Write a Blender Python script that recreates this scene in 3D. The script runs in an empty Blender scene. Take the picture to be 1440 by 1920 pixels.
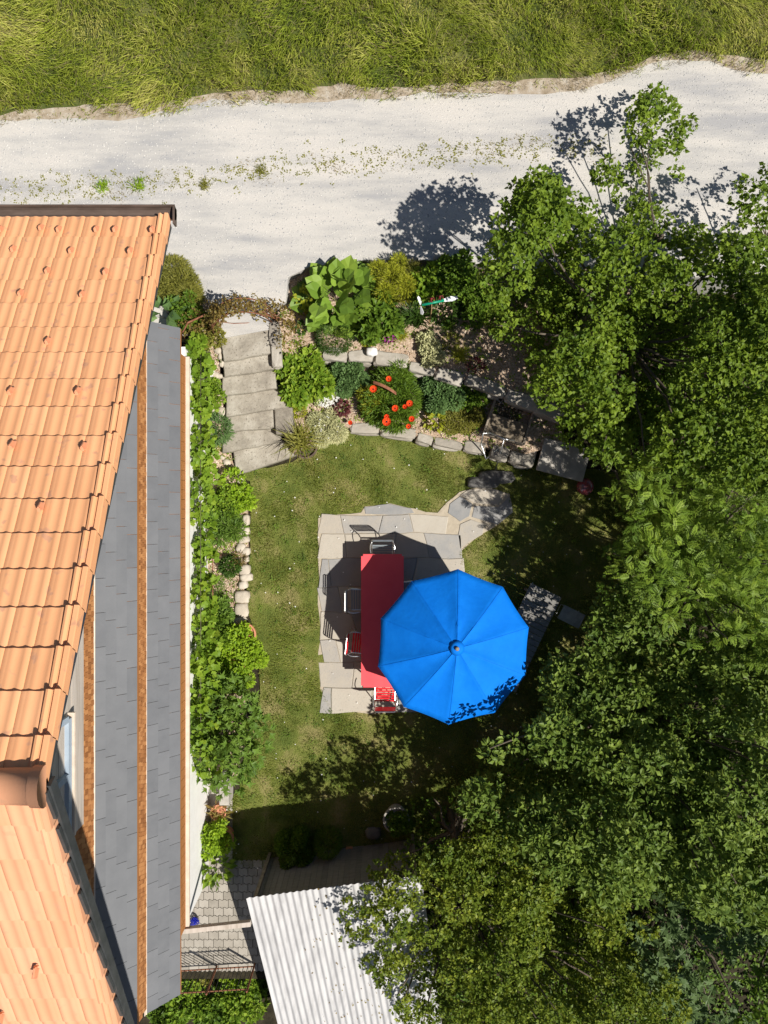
import bpy, bmesh, math, random
import numpy as np
from mathutils import Vector, Matrix, noise as mnoise
from mathutils.geometry import delaunay_2d_cdt
R = math.radians
rng = np.random.default_rng(7)
random.seed(7)
S = bpy.context.scene
col = S.collection
# ------------------------------------------------------------ camera, sky, sun
H = 17.0; F = 1331.0
cam = bpy.data.cameras.new('camera'); co = bpy.data.objects.new('camera', cam); col.objects.link(co)
cam.sensor_fit = 'VERTICAL'; cam.sensor_height = 24.0; cam.lens = 24.0 * F / 1920
cam.clip_start = 0.1; cam.clip_end = 500
co.location = (0, 0, H); co.rotation_euler = (0, 0, 0); S.camera = co
SUN = Vector((1.316, -0.755, 2.05)).normalized()
w = bpy.data.worlds.new('World'); S.world = w; w.use_nodes = True
nt = w.node_tree; bg = nt.nodes['Background']
sky = nt.nodes.new('ShaderNodeTexSky'); sky.sky_type = 'NISHITA'; sky.sun_disc = False
sky.sun_elevation = math.asin(SUN.z); sky.sun_rotation = math.atan2(SUN.x, SUN.y)
sky.altitude = 500; nt.links.new(sky.outputs[0], bg.inputs[0]); bg.inputs[1].default_value = 0.05
sl = bpy.data.lights.new('sun', 'SUN'); sl.energy = 5.0; sl.angle = R(0.5); sl.color = (1.0, 0.95, 0.87)
so = bpy.data.objects.new('sun', sl); col.objects.link(so); so.rotation_euler = SUN.to_track_quat('Z', 'Y').to_euler()
so.location = (20, -12, 30)
S.view_settings.view_transform = 'Standard'; S.view_settings.look = 'None'
S.view_settings.exposure = 0.35; S.view_settings.gamma = 1.0
S.cycles.max_bounces = 6; S.cycles.transparent_max_bounces = 4

def P(u, v, z=0.0):
    D = H - z
    return Vector(((u - 720) / F * D, (960 - v) / F * D, z))

# ------------------------------------------------------------ materials
def mat(name, cols, scale=5, detail=6, rough=.8, bump=.2, bscale=None, stretch=(1, 1, 1), rnd=0.0, metallic=0,
        trans=0.0, spec=.3, dist=.01, rot=0, coat=0, sharp=None, speck=None):
    m = bpy.data.materials.new(name); m.use_nodes = True
    n = m.node_tree.nodes; L = m.node_tree.links; b = n['Principled BSDF']
    tc = n.new('ShaderNodeTexCoord'); mp = n.new('ShaderNodeMapping'); L.new(tc.outputs['Object'], mp.inputs[0])
    mp.inputs['Scale'].default_value = stretch; mp.inputs['Rotation'].default_value = (0, 0, rot)
    nz = n.new('ShaderNodeTexNoise'); nz.inputs['Scale'].default_value = scale; nz.inputs['Detail'].default_value = detail
    nz.inputs['Roughness'].default_value = .62
    L.new(mp.outputs[0], nz.inputs[0])
    fac = nz.outputs[0]
    lo, hi = (.3, .7) if sharp is None else sharp
    mr = n.new('ShaderNodeMapRange'); mr.inputs[1].default_value = lo; mr.inputs[2].default_value = hi
    L.new(fac, mr.inputs[0]); fac = mr.outputs[0]
    if rnd > 0:
        at = n.new('ShaderNodeAttribute'); at.attribute_name = 'rnd'
        mx = n.new('ShaderNodeMix'); mx.data_type = 'FLOAT'; mx.inputs[0].default_value = rnd
        L.new(fac, mx.inputs[2]); L.new(at.outputs['Fac'], mx.inputs[3]); fac = mx.outputs[0]
    cr = n.new('ShaderNodeValToRGB'); e = cr.color_ramp.elements
    k = len(cols)
    e[0].color = (*cols[0], 1); e[1].color = (*cols[-1], 1)
    for i in range(1, k - 1):
        x = e.new(i / (k - 1)); x.color = (*cols[i], 1)
    L.new(fac, cr.inputs[0]); cout = cr.outputs[0]
    if speck:
        sc_, thr, scol = speck
        vo = n.new('ShaderNodeTexNoise'); vo.inputs['Scale'].default_value = sc_; vo.inputs['Detail'].default_value = 2
        L.new(tc.outputs['Object'], vo.inputs[0])
        m2 = n.new('ShaderNodeMapRange'); m2.inputs[1].default_value = thr; m2.inputs[2].default_value = thr + .08
        L.new(vo.outputs[0], m2.inputs[0])
        mc = n.new('ShaderNodeMix'); mc.data_type = 'RGBA'; L.new(m2.outputs[0], mc.inputs[0])
        L.new(cout, mc.inputs[6]); mc.inputs[7].default_value = (*scol, 1); cout = mc.outputs[2]
    L.new(cout, b.inputs['Base Color'])
    b.inputs['Roughness'].default_value = rough; b.inputs['Metallic'].default_value = metallic
    b.inputs['Specular IOR Level'].default_value = spec; b.inputs['Coat Weight'].default_value = coat
    if bump > 0:
        nb = n.new('ShaderNodeTexNoise'); nb.inputs['Scale'].default_value = bscale or scale * 4; nb.inputs['Detail'].default_value = 5
        L.new(mp.outputs[0], nb.inputs[0])
        bp = n.new('ShaderNodeBump'); bp.inputs['Strength'].default_value = bump; bp.inputs['Distance'].default_value = dist
        L.new(nb.outputs[0], bp.inputs['Height']); L.new(bp.outputs[0], b.inputs['Normal'])
    if trans > 0:
        tr = n.new('ShaderNodeBsdfTranslucent'); hs = n.new('ShaderNodeHueSaturation')
        hs.inputs['Value'].default_value = 1.25; hs.inputs['Hue'].default_value = .485
        L.new(cout, hs.inputs['Color']); L.new(hs.outputs[0], tr.inputs[0])
        ms = n.new('ShaderNodeMixShader'); ms.inputs[0].default_value = trans
        L.new(b.outputs[0], ms.inputs[1]); L.new(tr.outputs[0], ms.inputs[2])
        L.new(ms.outputs[0], n['Material Output'].inputs[0])
    return m
def leafm(name, cols, trans=.32, rough=.5, spec=.22):
    cols = [(r * 1.3, g * 1.17, b * .8) for r, g, b in cols]
    return mat(name, cols, scale=1.3, detail=2, rough=rough, bump=0, rnd=.65, trans=trans, spec=spec)

M = {}
M['gravel'] = mat('gravel', [(.35, .345, .345), (.43, .415, .395), (.50, .478, .445), (.54, .51, .47)], scale=1.3, detail=12, stretch=(.28, 1.5, 1), rot=R(-7), rough=.95,
                  bump=.9, bscale=70, dist=.012, spec=.1, speck=(85, .60, (.30, .31, .33)), sharp=(.36, .62))
M['verge_soil'] = mat('verge_soil', [(.24, .19, .13), (.36, .30, .23), (.46, .42, .36)], scale=6, rough=.95, bump=.8, bscale=40, spec=.1)
M['lawn'] = mat('lawn', [(.09, .12, .025), (.15, .17, .04), (.25, .22, .09)], scale=1.2, detail=10, rough=.95, bump=1, bscale=35, dist=.04, spec=.1, sharp=(.38, .64))
M['meadow'] = mat('meadow', [(.035, .05, .012), (.08, .10, .025), (.14, .14, .05)], scale=1.0, detail=8, rough=.95, bump=.8, bscale=30, spec=.1)
M['soil'] = mat('soil', [(.018, .016, .010), (.035, .030, .018), (.055, .045, .03)], scale=4, rough=.95, bump=.8, bscale=30, dist=.03, spec=.1)
M['mulch'] = mat('mulch', [(.27, .18, .12), (.44, .33, .24), (.56, .45, .35)], scale=22, detail=8, rough=.95, bump=1, bscale=60, dist=.02, spec=.1, speck=(70, .62, (.10, .06, .04)))
M['flag'] = mat('flagstone', [(.20, .21, .22), (.31, .30, .285), (.40, .36, .30), (.44, .405, .345)], scale=3, detail=10, rough=.85, bump=.5, bscale=20, rnd=.75, spec=.2, dist=.01, speck=(40, .66, (.2, .19, .17)))
M['step'] = mat('step_stone', [(.17, .15, .125), (.31, .28, .23), (.45, .42, .36)], scale=2.6, detail=10, rough=.9, bump=.8, bscale=14, rnd=.25, dist=.02, spec=.15, speck=(24, .62, (.17, .15, .12)))
M['wallstone'] = mat('wall_stone', [(.20, .18, .155), (.34, .31, .26), (.45, .42, .37)], scale=4, detail=10, rough=.9, bump=.7, bscale=16, rnd=.5, spec=.15)
M['rock'] = mat('rock', [(.35, .30, .24), (.50, .44, .36), (.62, .57, .50)], scale=3, detail=8, rough=.85, bump=.5, bscale=14, rnd=.3, spec=.2)
M['darkrock'] = mat('dark_rock', [(.10, .10, .095), (.18, .17, .16)], scale=4, rough=.9, bump=.6, bscale=14)
M['whiterock'] = mat('white_quartz', [(.62, .60, .57), (.78, .77, .74)], scale=8, rough=.6, bump=.4, bscale=20)
M['tile'] = mat('clay_tile', [(.72, .345, .165), (.79, .39, .19), (.84, .43, .22)], scale=2.5, detail=8, rough=.75, bump=.15, bscale=60, dist=.004, rnd=.6, spec=.25, speck=(9, .63, (.60, .31, .18)))
M['tile_south'] = mat('south_clay_tile', [(.62, .295, .155), (.67, .33, .185), (.71, .365, .215)], scale=2.5, detail=8, rough=.75, bump=.15, bscale=60, dist=.004, rnd=.6, spec=.25, speck=(9, .63, (.60, .31, .18)))  # second clay tile tone, for the south slope and the ridge
M['guard'] = mat('clay_hook', [(.62, .27, .14), (.72, .32, .18)], scale=10, rough=.7, bump=.1)
M['zinc'] = mat('dark_zinc', [(.045, .05, .052), (.08, .085, .088)], scale=8, rough=.45, bump=.15, metallic=.3)
M['gutter'] = mat('brown_gutter', [(.10, .07, .055), (.19, .14, .115)], scale=9, rough=.45, bump=.1, metallic=.4, stretch=(.3, 1, 1))
M['slate'] = mat('fibre_cement_slate', [(.105, .11, .12), (.13, .135, .145), (.15, .155, .165)], scale=3, detail=8, rough=.65, bump=.1, bscale=80, dist=.003, rnd=.45, spec=.3)
M['shingle'] = mat('brown_shingle', [(.20, .075, .022), (.36, .15, .05), (.50, .24, .09)], scale=14, rough=.8, bump=.3, rnd=.7)
M['wood_orange'] = mat('stained_wood', [(.30, .115, .03), (.42, .18, .055)], scale=6, stretch=(1, .2, 3), rough=.7, bump=.3)
M['cream'] = mat('cream_paint', [(.55, .45, .36), (.68, .58, .48)], scale=6, rough=.6, bump=.1)
M['boards'] = mat('weathered_boards', [(.32, .27, .22), (.48, .42, .36), (.56, .50, .44)], scale=6, stretch=(1, .15, 3), rough=.8, bump=.3)
M['white'] = mat('white_render', [(.74, .73, .70), (.82, .81, .79)], scale=4, rough=.85, bump=.35, bscale=50)
M['concrete'] = mat('concrete', [(.28, .26, .23), (.38, .355, .315), (.46, .43, .39)], scale=3, detail=9, rough=.9, bump=.35, bscale=40)
M['glass'] = mat('window_glass', [(.02, .03, .045), (.03, .045, .06)], scale=2, rough=.08, bump=0, spec=.6)
M['blueframe'] = mat('pale_blue_paint', [(.30, .37, .45), (.36, .43, .50)], scale=5, rough=.5, bump=.05)
M['timber'] = mat('grey_timber', [(.18, .145, .11), (.32, .27, .21)], scale=5, stretch=(1, 4, 4), rough=.85, bump=.4)
M['deck'] = mat('deck_board', [(.10, .085, .065), (.17, .15, .115)], scale=5, stretch=(4, 1, 4), rough=.85, bump=.4, rnd=.5)
M['darkwood'] = mat('dark_weathered_plank', [(.12, .117, .113), (.24, .23, .21)], scale=5, stretch=(1, 5, 4), rough=.75, bump=.4, rnd=.4)
M['blue'] = mat('blue_canvas', [(.0, .16, .68), (.002, .19, .76)], scale=3, rough=.75, bump=.25, bscale=9, dist=.03, trans=.12, spec=.15)
M['red'] = mat('red_tabletop', [(.78, .075, .09), (.84, .095, .11)], scale=3, rough=.5, bump=.04, bscale=30)
M['redslat'] = mat('red_enamel', [(.62, .012, .02), (.70, .02, .03)], scale=4, rough=.35, bump=0)
M['chrome'] = mat('galvanised_tube', [(.55, .55, .55), (.7, .7, .7)], scale=20, rough=.28, bump=0, metallic=.9)
M['greyslat'] = mat('grey_enamel', [(.17, .20, .22), (.22, .25, .27)], scale=5, rough=.4, bump=0)
M['iron'] = mat('wrought_iron', [(.02, .02, .02), (.05, .045, .045)], scale=20, rough=.55, bump=.1)
M['rust'] = mat('rusty_iron', [(.16, .06, .03), (.30, .13, .075)], scale=16, rough=.8, bump=.3)
M['terracotta'] = mat('terracotta', [(.50, .20, .11), (.62, .29, .17)], scale=6, rough=.8, bump=.15)
M['metalroof'] = mat('painted_corrugated_sheet', [(.33, .325, .325), (.44, .435, .435), (.50, .495, .49)], scale=2.2, detail=9, rough=.5, bump=.1, stretch=(3, .5, 1), rot=R(7), spec=.3, speck=(30, .68, (.36, .33, .30)))
M['bark'] = mat('bark', [(.07, .055, .04), (.16, .13, .10)], scale=10, rough=.9, bump=.6)
M['green_paint'] = mat('green_paint', [(.0, .22, .12), (.01, .28, .16)], scale=5, rough=.4, bump=0)
M['white_paint'] = mat('white_paint', [(.75, .76, .78), (.82, .82, .83)], scale=5, rough=.4, bump=0)
M['bamboo'] = mat('tan_rod', [(.42, .28, .13), (.52, .36, .18)], scale=8, rough=.6, bump=.1)
M['redfig'] = mat('red_black_paint', [(.30, .03, .03), (.08, .02, .02)], scale=40, rough=.5, bump=0, sharp=(.45, .55))
M['ball'] = mat('mottled_glaze', [(.06, .10, .16), (.30, .05, .06), (.10, .16, .20)], scale=6, rough=.15, bump=0, spec=.6)
M['bluenet'] = mat('blue_plastic', [(.01, .015, .25), (.02, .03, .45)], scale=40, rough=.4, bump=0)
M['water'] = mat('dark_basin', [(.03, .025, .015), (.10, .075, .035)], scale=9, rough=.35, bump=.4)
# foliage
M['lf_tree'] = leafm('broadleaf_green', [(.035, .085, .014), (.08, .155, .022), (.15, .26, .04)])
M['lf_lilac'] = leafm('lilac_leaf', [(.04, .09, .013), (.10, .172, .022), (.21, .315, .045)])
M['lf_dog'] = leafm('dogwood_leaf', [(.042, .095, .022), (.105, .175, .04), (.22, .32, .08)])
M['lf_rowan'] = leafm('rowan_leaf', [(.06, .125, .022), (.13, .225, .035), (.25, .36, .06)])
M['lf_small'] = leafm('small_hedge_leaf', [(.045, .095, .015), (.11, .17, .025), (.26, .32, .05)])
M['lf_maple'] = leafm('maple_leaf', [(.045, .09, .04), (.08, .14, .07), (.11, .18, .09)])
M['lf_vine'] = leafm('grape_leaf', [(.06, .135, .015), (.135, .245, .03), (.27, .39, .06)], trans=.35)
M['lf_fig'] = leafm('fig_leaf', [(.05, .11, .025), (.10, .19, .04), (.17, .28, .07)])
M['lf_bright'] = leafm('bright_potted_leaf', [(.11, .22, .02), (.20, .34, .03), (.30, .46, .05)], trans=.35)
M['lf_lime'] = leafm('lime_leaf', [(.15, .19, .02), (.25, .30, .035), (.36, .40, .06)])
M['lf_big'] = leafm('large_leaf', [(.08, .16, .025), (.13, .235, .04), (.20, .31, .06)], rough=.5, spec=.4, trans=.15)
M['lf_bluegreen'] = leafm('bluegreen_sedum_leaf', [(.06, .13, .06), (.10, .19, .09), (.14, .25, .12)])
M['lf_dark'] = leafm('dark_green_needle', [(.02, .05, .012), (.04, .09, .018), (.065, .13, .03)])
M['lf_silver'] = leafm('silver_leaf', [(.22, .26, .18), (.36, .40, .30), (.50, .53, .43)], trans=.1)
M['lf_olive'] = leafm('olive_leaf', [(.10, .12, .03), (.17, .19, .05), (.26, .27, .09)])
M['lf_brown'] = leafm('bronze_leaf', [(.10, .06, .03), (.16, .13, .05), (.20, .20, .07)])
M['lf_purple'] = leafm('purple_leaf', [(.05, .015, .025), (.10, .03, .04)], trans=.1)
M['blade'] = mat('grass_blade', [(.10, .17, .015), (.34, .40, .045), (.68, .62, .20)], scale=1.1, detail=5, rough=.6, bump=0, rnd=.5, sharp=(.36, .66), trans=.25, spec=.2)
M['lawnblade'] = mat('lawn_blade', [(.075, .13, .018), (.19, .23, .035), (.42, .36, .13)], scale=.75, detail=7, rough=.6, bump=0, rnd=.42, trans=.25, spec=.15)
M['dryblade'] = mat('dry_grass_blade', [(.22, .17, .08), (.36, .29, .16)], scale=3, rough=.8, bump=0, rnd=.6, spec=.1)
M['fl_white'] = mat('white_petal', [(.72, .72, .70), (.82, .82, .80)], scale=5, rough=.7, bump=0, trans=.2)
M['fl_red'] = mat('scarlet_petal', [(.70, .045, .01), (.85, .12, .02)], scale=8, rough=.6, bump=0, trans=.2)
M['fl_purple'] = mat('magenta_petal', [(.28, .03, .22), (.42, .06, .34)], scale=8, rough=.6, bump=0, trans=.2)
M['fl_core'] = mat('poppy_core', [(.01, .008, .012), (.02, .015, .02)], scale=8, rough=.7, bump=0)

# ------------------------------------------------------------ mesh accumulation
class Acc:
    def __init__(s): s.v = []; s.f = []; s.r = []; s.n = 0
    def add(s, verts, faces, rnd=None):
        verts = np.asarray(verts, float).reshape(-1, 3)
        s.v.append(verts); s.f.append((s.n, faces))
        s.r.append(np.full(len(verts), random.random() if rnd is None else rnd)); s.n += len(verts)
    def inst(s, T, mats, pos, rnd):
        """template T=(verts, tri faces), mats N,3,3 (columns = local axes), pos N,3"""
        tv, tf = T; N = len(pos); k = len(tv)
        V = np.einsum('nij,kj->nki', mats, tv) + pos[:, None, :]
        Fc = (np.asarray(tf)[None, :, :] + (np.arange(N) * k)[:, None, None]).reshape(-1, len(tf[0]))
        s.v.append(V.reshape(-1, 3)); s.f.append((s.n, Fc)); s.r.append(np.repeat(rnd, k)); s.n += N * k
    def build(s, name, m, parent=None, smooth=False, loc=None):
        V = np.concatenate(s.v); idx = []; tot = []
        for off, fs in s.f:
            if isinstance(fs, np.ndarray):
                idx.append((fs + off).ravel()); tot.append(np.full(len(fs), fs.shape[1]))
            else:
                for f in fs: idx.append(np.asarray(f) + off); tot.append(np.array([len(f)]))
        idx = np.concatenate(idx).astype(np.int32); tot = np.concatenate(tot).astype(np.int32)
        org = Vector(loc) if loc is not None else Vector()
        q = parent
        while q is not None: org = org + q.location; q = q.parent
        org = np.array(org)
        V = V - org
        me = bpy.data.meshes.new(name); me.vertices.add(len(V)); me.vertices.foreach_set('co', V.ravel().astype(np.float32))
        me.loops.add(len(idx)); me.loops.foreach_set('vertex_index', idx)
        me.polygons.add(len(tot)); st = np.concatenate([[0], np.cumsum(tot)[:-1]]).astype(np.int32)
        me.polygons.foreach_set('loop_start', st)
        me.polygons.foreach_set('use_smooth', np.full(len(tot), bool(smooth)))
        a = me.attributes.new('rnd', 'FLOAT', 'POINT'); a.data.foreach_set('value', np.concatenate(s.r).astype(np.float32))
        me.update(calc_edges=True); me.validate(); me.materials.append(m)
        o = bpy.data.objects.new(name, me); col.objects.link(o)
        if parent is not None: o.parent = parent
        elif loc is not None: o.location = loc
        return o
def thing(name, label, cat, loc=(0, 0, 0), group=None):
    o = bpy.data.objects.new(name, None); col.objects.link(o); o.location = loc; o.empty_display_size = .1
    o['label'] = label; o['category'] = cat
    if group: o['group'] = group
    return o
def tag(o, label, cat, group=None):
    o['label'] = label; o['category'] = cat
    if group: o['group'] = group
    return o
def struct(o): o['kind'] = 'structure'; return o
def stuff(o, label=None, cat=None):
    o['kind'] = 'stuff'
    if label: o['label'] = label; o['category'] = cat
    return o

def box(a, c, s, rz=0.0, rx=0.0, ry=0.0, bev=0.0, rnd=None):
    """box centred c, full size s, euler"""
    x, y, z = s[0] / 2, s[1] / 2, s[2] / 2
    if bev <= 0:
        v = [(-x, -y, -z), (x, -y, -z), (x, y, -z), (-x, y, -z), (-x, -y, z), (x, -y, z), (x, y, z), (-x, y, z)]
        f = [(3, 2, 1, 0), (4, 5, 6, 7), (0, 1, 5, 4), (1, 2, 6, 5), (2, 3, 7, 6), (3, 0, 4, 7)]
    else:
        bm = bmesh.new(); bmesh.ops.create_cube(bm, size=1)
        bmesh.ops.scale(bm, vec=s, verts=bm.verts)
        bmesh.ops.bevel(bm, geom=bm.edges[:], offset=bev, segments=2, affect='EDGES', profile=.6)
        bm.verts.index_update(); v = [tuple(q.co) for q in bm.verts]; f = [tuple(q.index for q in fc.verts) for fc in bm.faces]; bm.free()
    m = Matrix.Rotation(rz, 3, 'Z') @ Matrix.Rotation(ry, 3, 'Y') @ Matrix.Rotation(rx, 3, 'X')
    a.add([tuple(m @ Vector(q) + Vector(c)) for q in v], f, rnd)
def tube(a, pts, r, seg=8, r2=None, caps=True, rnd=None):
    pts = [Vector(p) for p in pts]; n = len(pts); vs = []; fs = []
    r2 = r if r2 is None else r2; ref = None
    for i, p in enumerate(pts):
        d = (pts[min(i + 1, n - 1)] - pts[max(i - 1, 0)]).normalized()
        if ref is None: ref = d.orthogonal().normalized()
        ref = (ref - d * ref.dot(d)).normalized(); b = d.cross(ref); rr = r + (r2 - r) * i / (n - 1)
        for k in range(seg):
            t = 2 * math.pi * k / seg; vs.append(p + (ref * math.cos(t) + b * math.sin(t)) * rr)
    for i in range(n - 1):
        for k in range(seg):
            k2 = (k + 1) % seg; fs.append((i * seg + k, i * seg + k2, (i + 1) * seg + k2, (i + 1) * seg + k))
    if caps: fs.append(tuple(reversed(range(seg)))); fs.append(tuple(range((n - 1) * seg, n * seg)))
    a.add(vs, fs, rnd)
def lathe(a, c, prof, seg=24, rnd=None):
    c = Vector(c); vs = []; fs = []; n = len(prof)
    for r, z in prof:
        for k in range(seg):
            t = 2 * math.pi * k / seg; vs.append(c + Vector((r * math.cos(t), r * math.sin(t), z)))
    for i in range(n - 1):
        for k in range(seg):
            k2 = (k + 1) % seg; fs.append((i * seg + k, i * seg + k2, (i + 1) * seg + k2, (i + 1) * seg + k))
    fs.append(tuple(reversed(range(seg)))); fs.append(tuple(range((n - 1) * seg, n * seg)))
    a.add(vs, fs, rnd)
def bez(p0, p1, p2, n=8):
    p0, p1, p2 = Vector(p0), Vector(p1), Vector(p2)
    return [p0 * (1 - t) ** 2 + p1 * 2 * t * (1 - t) + p2 * t * t for t in [i / n for i in range(n + 1)]]
def smoothpoly(pts, step=.25, amp=.04, closed=True, seed=0):
    """subdivide a polygon of xy and roughen it"""
    out = []; n = len(pts)
    for i in range(n if closed else n - 1):
        a = Vector(pts[i][:2]); b = Vector(pts[(i + 1) % n][:2]); k = max(1, int((b - a).length / step))
        for j in range(k):
            p = a.lerp(b, j / k); q = mnoise.noise_vector(Vector((p.x * 2.1, p.y * 2.1, seed)))
            q2 = mnoise.noise_vector(Vector((p.x * 7, p.y * 7, seed + 5)))
            out.append((p.x + (q.x + q2.x * .4) * amp, p.y + (q.y + q2.y * .4) * amp))
    if not closed: out.append(tuple(Vector(pts[-1][:2])))
    return out
def inside(poly, X, Y):
    X = np.asarray(X, float); Y = np.asarray(Y, float); c = np.zeros(X.shape, bool); n = len(poly); j = n - 1
    for i in range(n):
        xi, yi = poly[i]; xj, yj = poly[j]
        t = ((yi > Y) != (yj > Y)) & (X < (xj - xi) * (Y - yi) / ((yj - yi) + 1e-12) + xi); c ^= t; j = i
    return c
def slab(name, poly, zf, m, depth=.3, spacing=.5, bump=0.0, kind='structure'):
    """sheet over a polygon with a skirt going down"""
    if not callable(zf): z0 = zf; zf = lambda x, y: z0
    xs = [p[0] for p in poly]; ys = [p[1] for p in poly]
    gx, gy = np.meshgrid(np.arange(min(xs), max(xs), spacing), np.arange(min(ys), max(ys), spacing))
    gx = gx.ravel() + rng.uniform(-.2, .2, gx.size) * spacing; gy = gy.ravel() + rng.uniform(-.2, .2, gy.size) * spacing
    k = inside(poly, gx, gy); pts = [Vector(p) for p in poly] + [Vector((x, y)) for x, y in zip(gx[k], gy[k])]
    n = len(poly)
    vs, es, fs, ov, oe, of = delaunay_2d_cdt(pts, [], [list(range(n))], 1, 1e-5)
    a = Acc(); on = set()
    V = []
    for v in vs:
        V.append((v.x, v.y, zf(v.x, v.y) + (bump * mnoise.noise(Vector((v.x * 1.7, v.y * 1.7, 3.3))) if bump else 0)))
    Fs = [tuple(f) for f in fs]
    if Fs:
        f0 = Fs[0]; p = [Vector(V[i]) for i in f0[:3]]
        if (p[1] - p[0]).cross(p[2] - p[0]).z < 0: Fs = [tuple(reversed(f)) for f in Fs]
    from collections import Counter
    ec = Counter()
    for f in Fs:
        for i in range(len(f)): ec[tuple(sorted((f[i], f[(i + 1) % len(f)])))] += 1
    base = len(V); mp = {}
    for f in list(Fs):
        for i in range(len(f)):
            e = (f[i], f[(i + 1) % len(f)])
            if ec[tuple(sorted(e))] == 1:
                for q in e:
                    if q not in mp: mp[q] = len(V); V.append((V[q][0], V[q][1], V[q][2] - depth))
                Fs.append((e[1], e[0], mp[e[0]], mp[e[1]]))
    a.add(V, Fs, .5); o = a.build(name, m)
    if kind: o['kind'] = kind
    return o
def PX(lst, z): return [tuple(P(u, v, z)[:2]) for u, v in lst]

# ------------------------------------------------------------ leaf templates (y = length, z = normal)
def T_leaf(w=.28, fold=.10, droop=.12):
    return np.array([(0, 0, 0), (-w, .42, fold), (w, .42, fold), (0, .48, 0), (0, 1, -droop)]), [(0, 3, 1), (0, 2, 3), (1, 3, 4), (3, 2, 4)]
def T_quad(w=.35):
    return np.array([(0, 0, 0), (w, .5, .04), (0, 1, -.05), (-w, .5, .04)]), [(0, 1, 2), (0, 2, 3)]
def T_fan(rad, fold=.06):
    """lobed leaf, rad = list of (angle deg from tip, radius); petiole at origin"""
    c = (0, .42, 0); v = [(0, 0, 0), c]; pts = []
    for s in (1, -1):
        for an, r in rad: pts.append((s * math.sin(R(an)) * r, .42 + math.cos(R(an)) * r, fold * (abs(an) / 90)))
    right = pts[:len(rad)]; left = pts[len(rad):]
    ring = [(0, 0, 0)] + list(reversed(right)) + [(0, 1.0, -.08)] + left
    v = [c] + ring; n = len(ring)
    return np.array(v), [(0, 1 + i, 1 + (i + 1) % n) for i in range(n)]
T_grape = T_fan([(28, .40), (50, .52), (80, .40), (105, .50), (140, .42)])
T_mapl = T_fan([(14, .36), (30, .20), (48, .62), (66, .26), (88, .52), (110, .24), (140, .36)])
T_figl = T_fan([(20, .28), (38, .14), (48, .52), (66, .18), (85, .48), (120, .26)])
def T_pinn():
    v = []; f = []
    for k in range(6):
        y = .18 + k * .14; l = .30 - abs(k - 2) * .03
        for s in (1, -1):
            b = len(v); d = Vector((s * .88, .48, -.1)).normalized(); p = Vector((0, y, 0)); q = Vector((-.35 * s * 0, .5, 0))
            side = Vector((-.48 * s, .88, 0)) * .06
            v += [tuple(p), tuple(p + d * l * .5 + side), tuple(p + d * l), tuple(p + d * l * .5 - side)]
            f += [(b, b + 1, b + 2), (b, b + 2, b + 3)]
    b = len(v); v += [(0, .9, 0), (.05, 1.03, 0), (0, 1.2, -.04), (-.05, 1.03, 0)]; f += [(b, b + 1, b + 2), (b, b + 2, b + 3)]
    return np.array(v), f
T_rowan = T_pinn(); TL = T_leaf(); TLw = T_leaf(.36, .13, .18); T_bigl = T_fan([(35, .44), (62, .46), (95, .47), (130, .44)], .05); TQ = T_quad(); TN = T_leaf(.08, .02, .1)
def T_bladef(w=.012, bend=.35):
    return np.array([(-w, 0, 0), (w, 0, 0), (w * .8, .5, bend * .35), (-w * .8, .5, bend * .35), (0, 1, 0)]), [(0, 1, 2), (0, 2, 3), (3, 2, 4)]

def nrm(a): return a / (np.linalg.norm(a, axis=1, keepdims=True) + 1e-9)
def frames(d, up, size):
    d = nrm(d); z = up - d * np.sum(up * d, axis=1, keepdims=True); z = nrm(z); x = np.cross(d, z)
    m = np.stack([x, d, z], axis=2); return m * size[:, None, None]
def rdir(n): return nrm(rng.normal(size=(n, 3)))
def foliage(acc, blobs, T, size, dens, cluster=6, spread=1.0, upb=.55, zflat=.8, shell=.62, lowcut=-.35):
    """blobs: list of (x,y,z,r); leaves in tufts over the outer shell of each blob"""
    for (bx, by, bz, br) in blobs:
        nc = max(2, int(dens * br * br))
        d = rdir(nc * 2); d = d[d[:, 2] > lowcut][:nc]; nc = len(d)
        rr = br * (shell + (1.06 - shell) * rng.random((nc, 1)) ** .6)
        c = d * rr; c[:, 2] *= zflat; c += (bx, by, bz)
        c = np.repeat(c, cluster, 0); dd = np.repeat(d, cluster, 0); n = len(c)
        ld = nrm(dd * .5 + rdir(n) * spread + np.array([0, 0, -.08]))
        up = nrm(dd * .5 + np.array([0, 0, 1.0]) * upb + rdir(n) * .45)
        sz = size * rng.uniform(.6, 1.25, n)
        acc.inst(T, frames(ld, up, sz), c + ld * size * .25, np.clip(np.repeat(rng.random(nc), cluster) * .5 + rng.random(n) * .5, 0, 1))

def scatter_poly(poly, spacing):
    xs = [p[0] for p in poly]; ys = [p[1] for p in poly]; out = []
    gx, gy = np.meshgrid(np.arange(min(xs), max(xs), spacing), np.arange(min(ys), max(ys), spacing))
    gx = gx.ravel() + rng.uniform(-.5, .5, gx.size) * spacing; gy = gy.ravel() + rng.uniform(-.5, .5, gy.size) * spacing
    k = inside(poly, gx, gy); return list(zip(gx[k], gy[k]))

def limb(a, p0, p1, r0, r1, wob=.15, n=7):
    p0, p1 = Vector(p0), Vector(p1); pts = []
    for i in range(n + 1):
        t = i / n; p = p0.lerp(p1, t); q = mnoise.noise_vector(p * 1.3) * wob * math.sin(math.pi * t)
        pts.append(p + q - Vector((0, 0, abs(p1.z - p0.z) * .12 * math.sin(math.pi * t))))
    tube(a, pts, r0, 7, r1)

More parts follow.
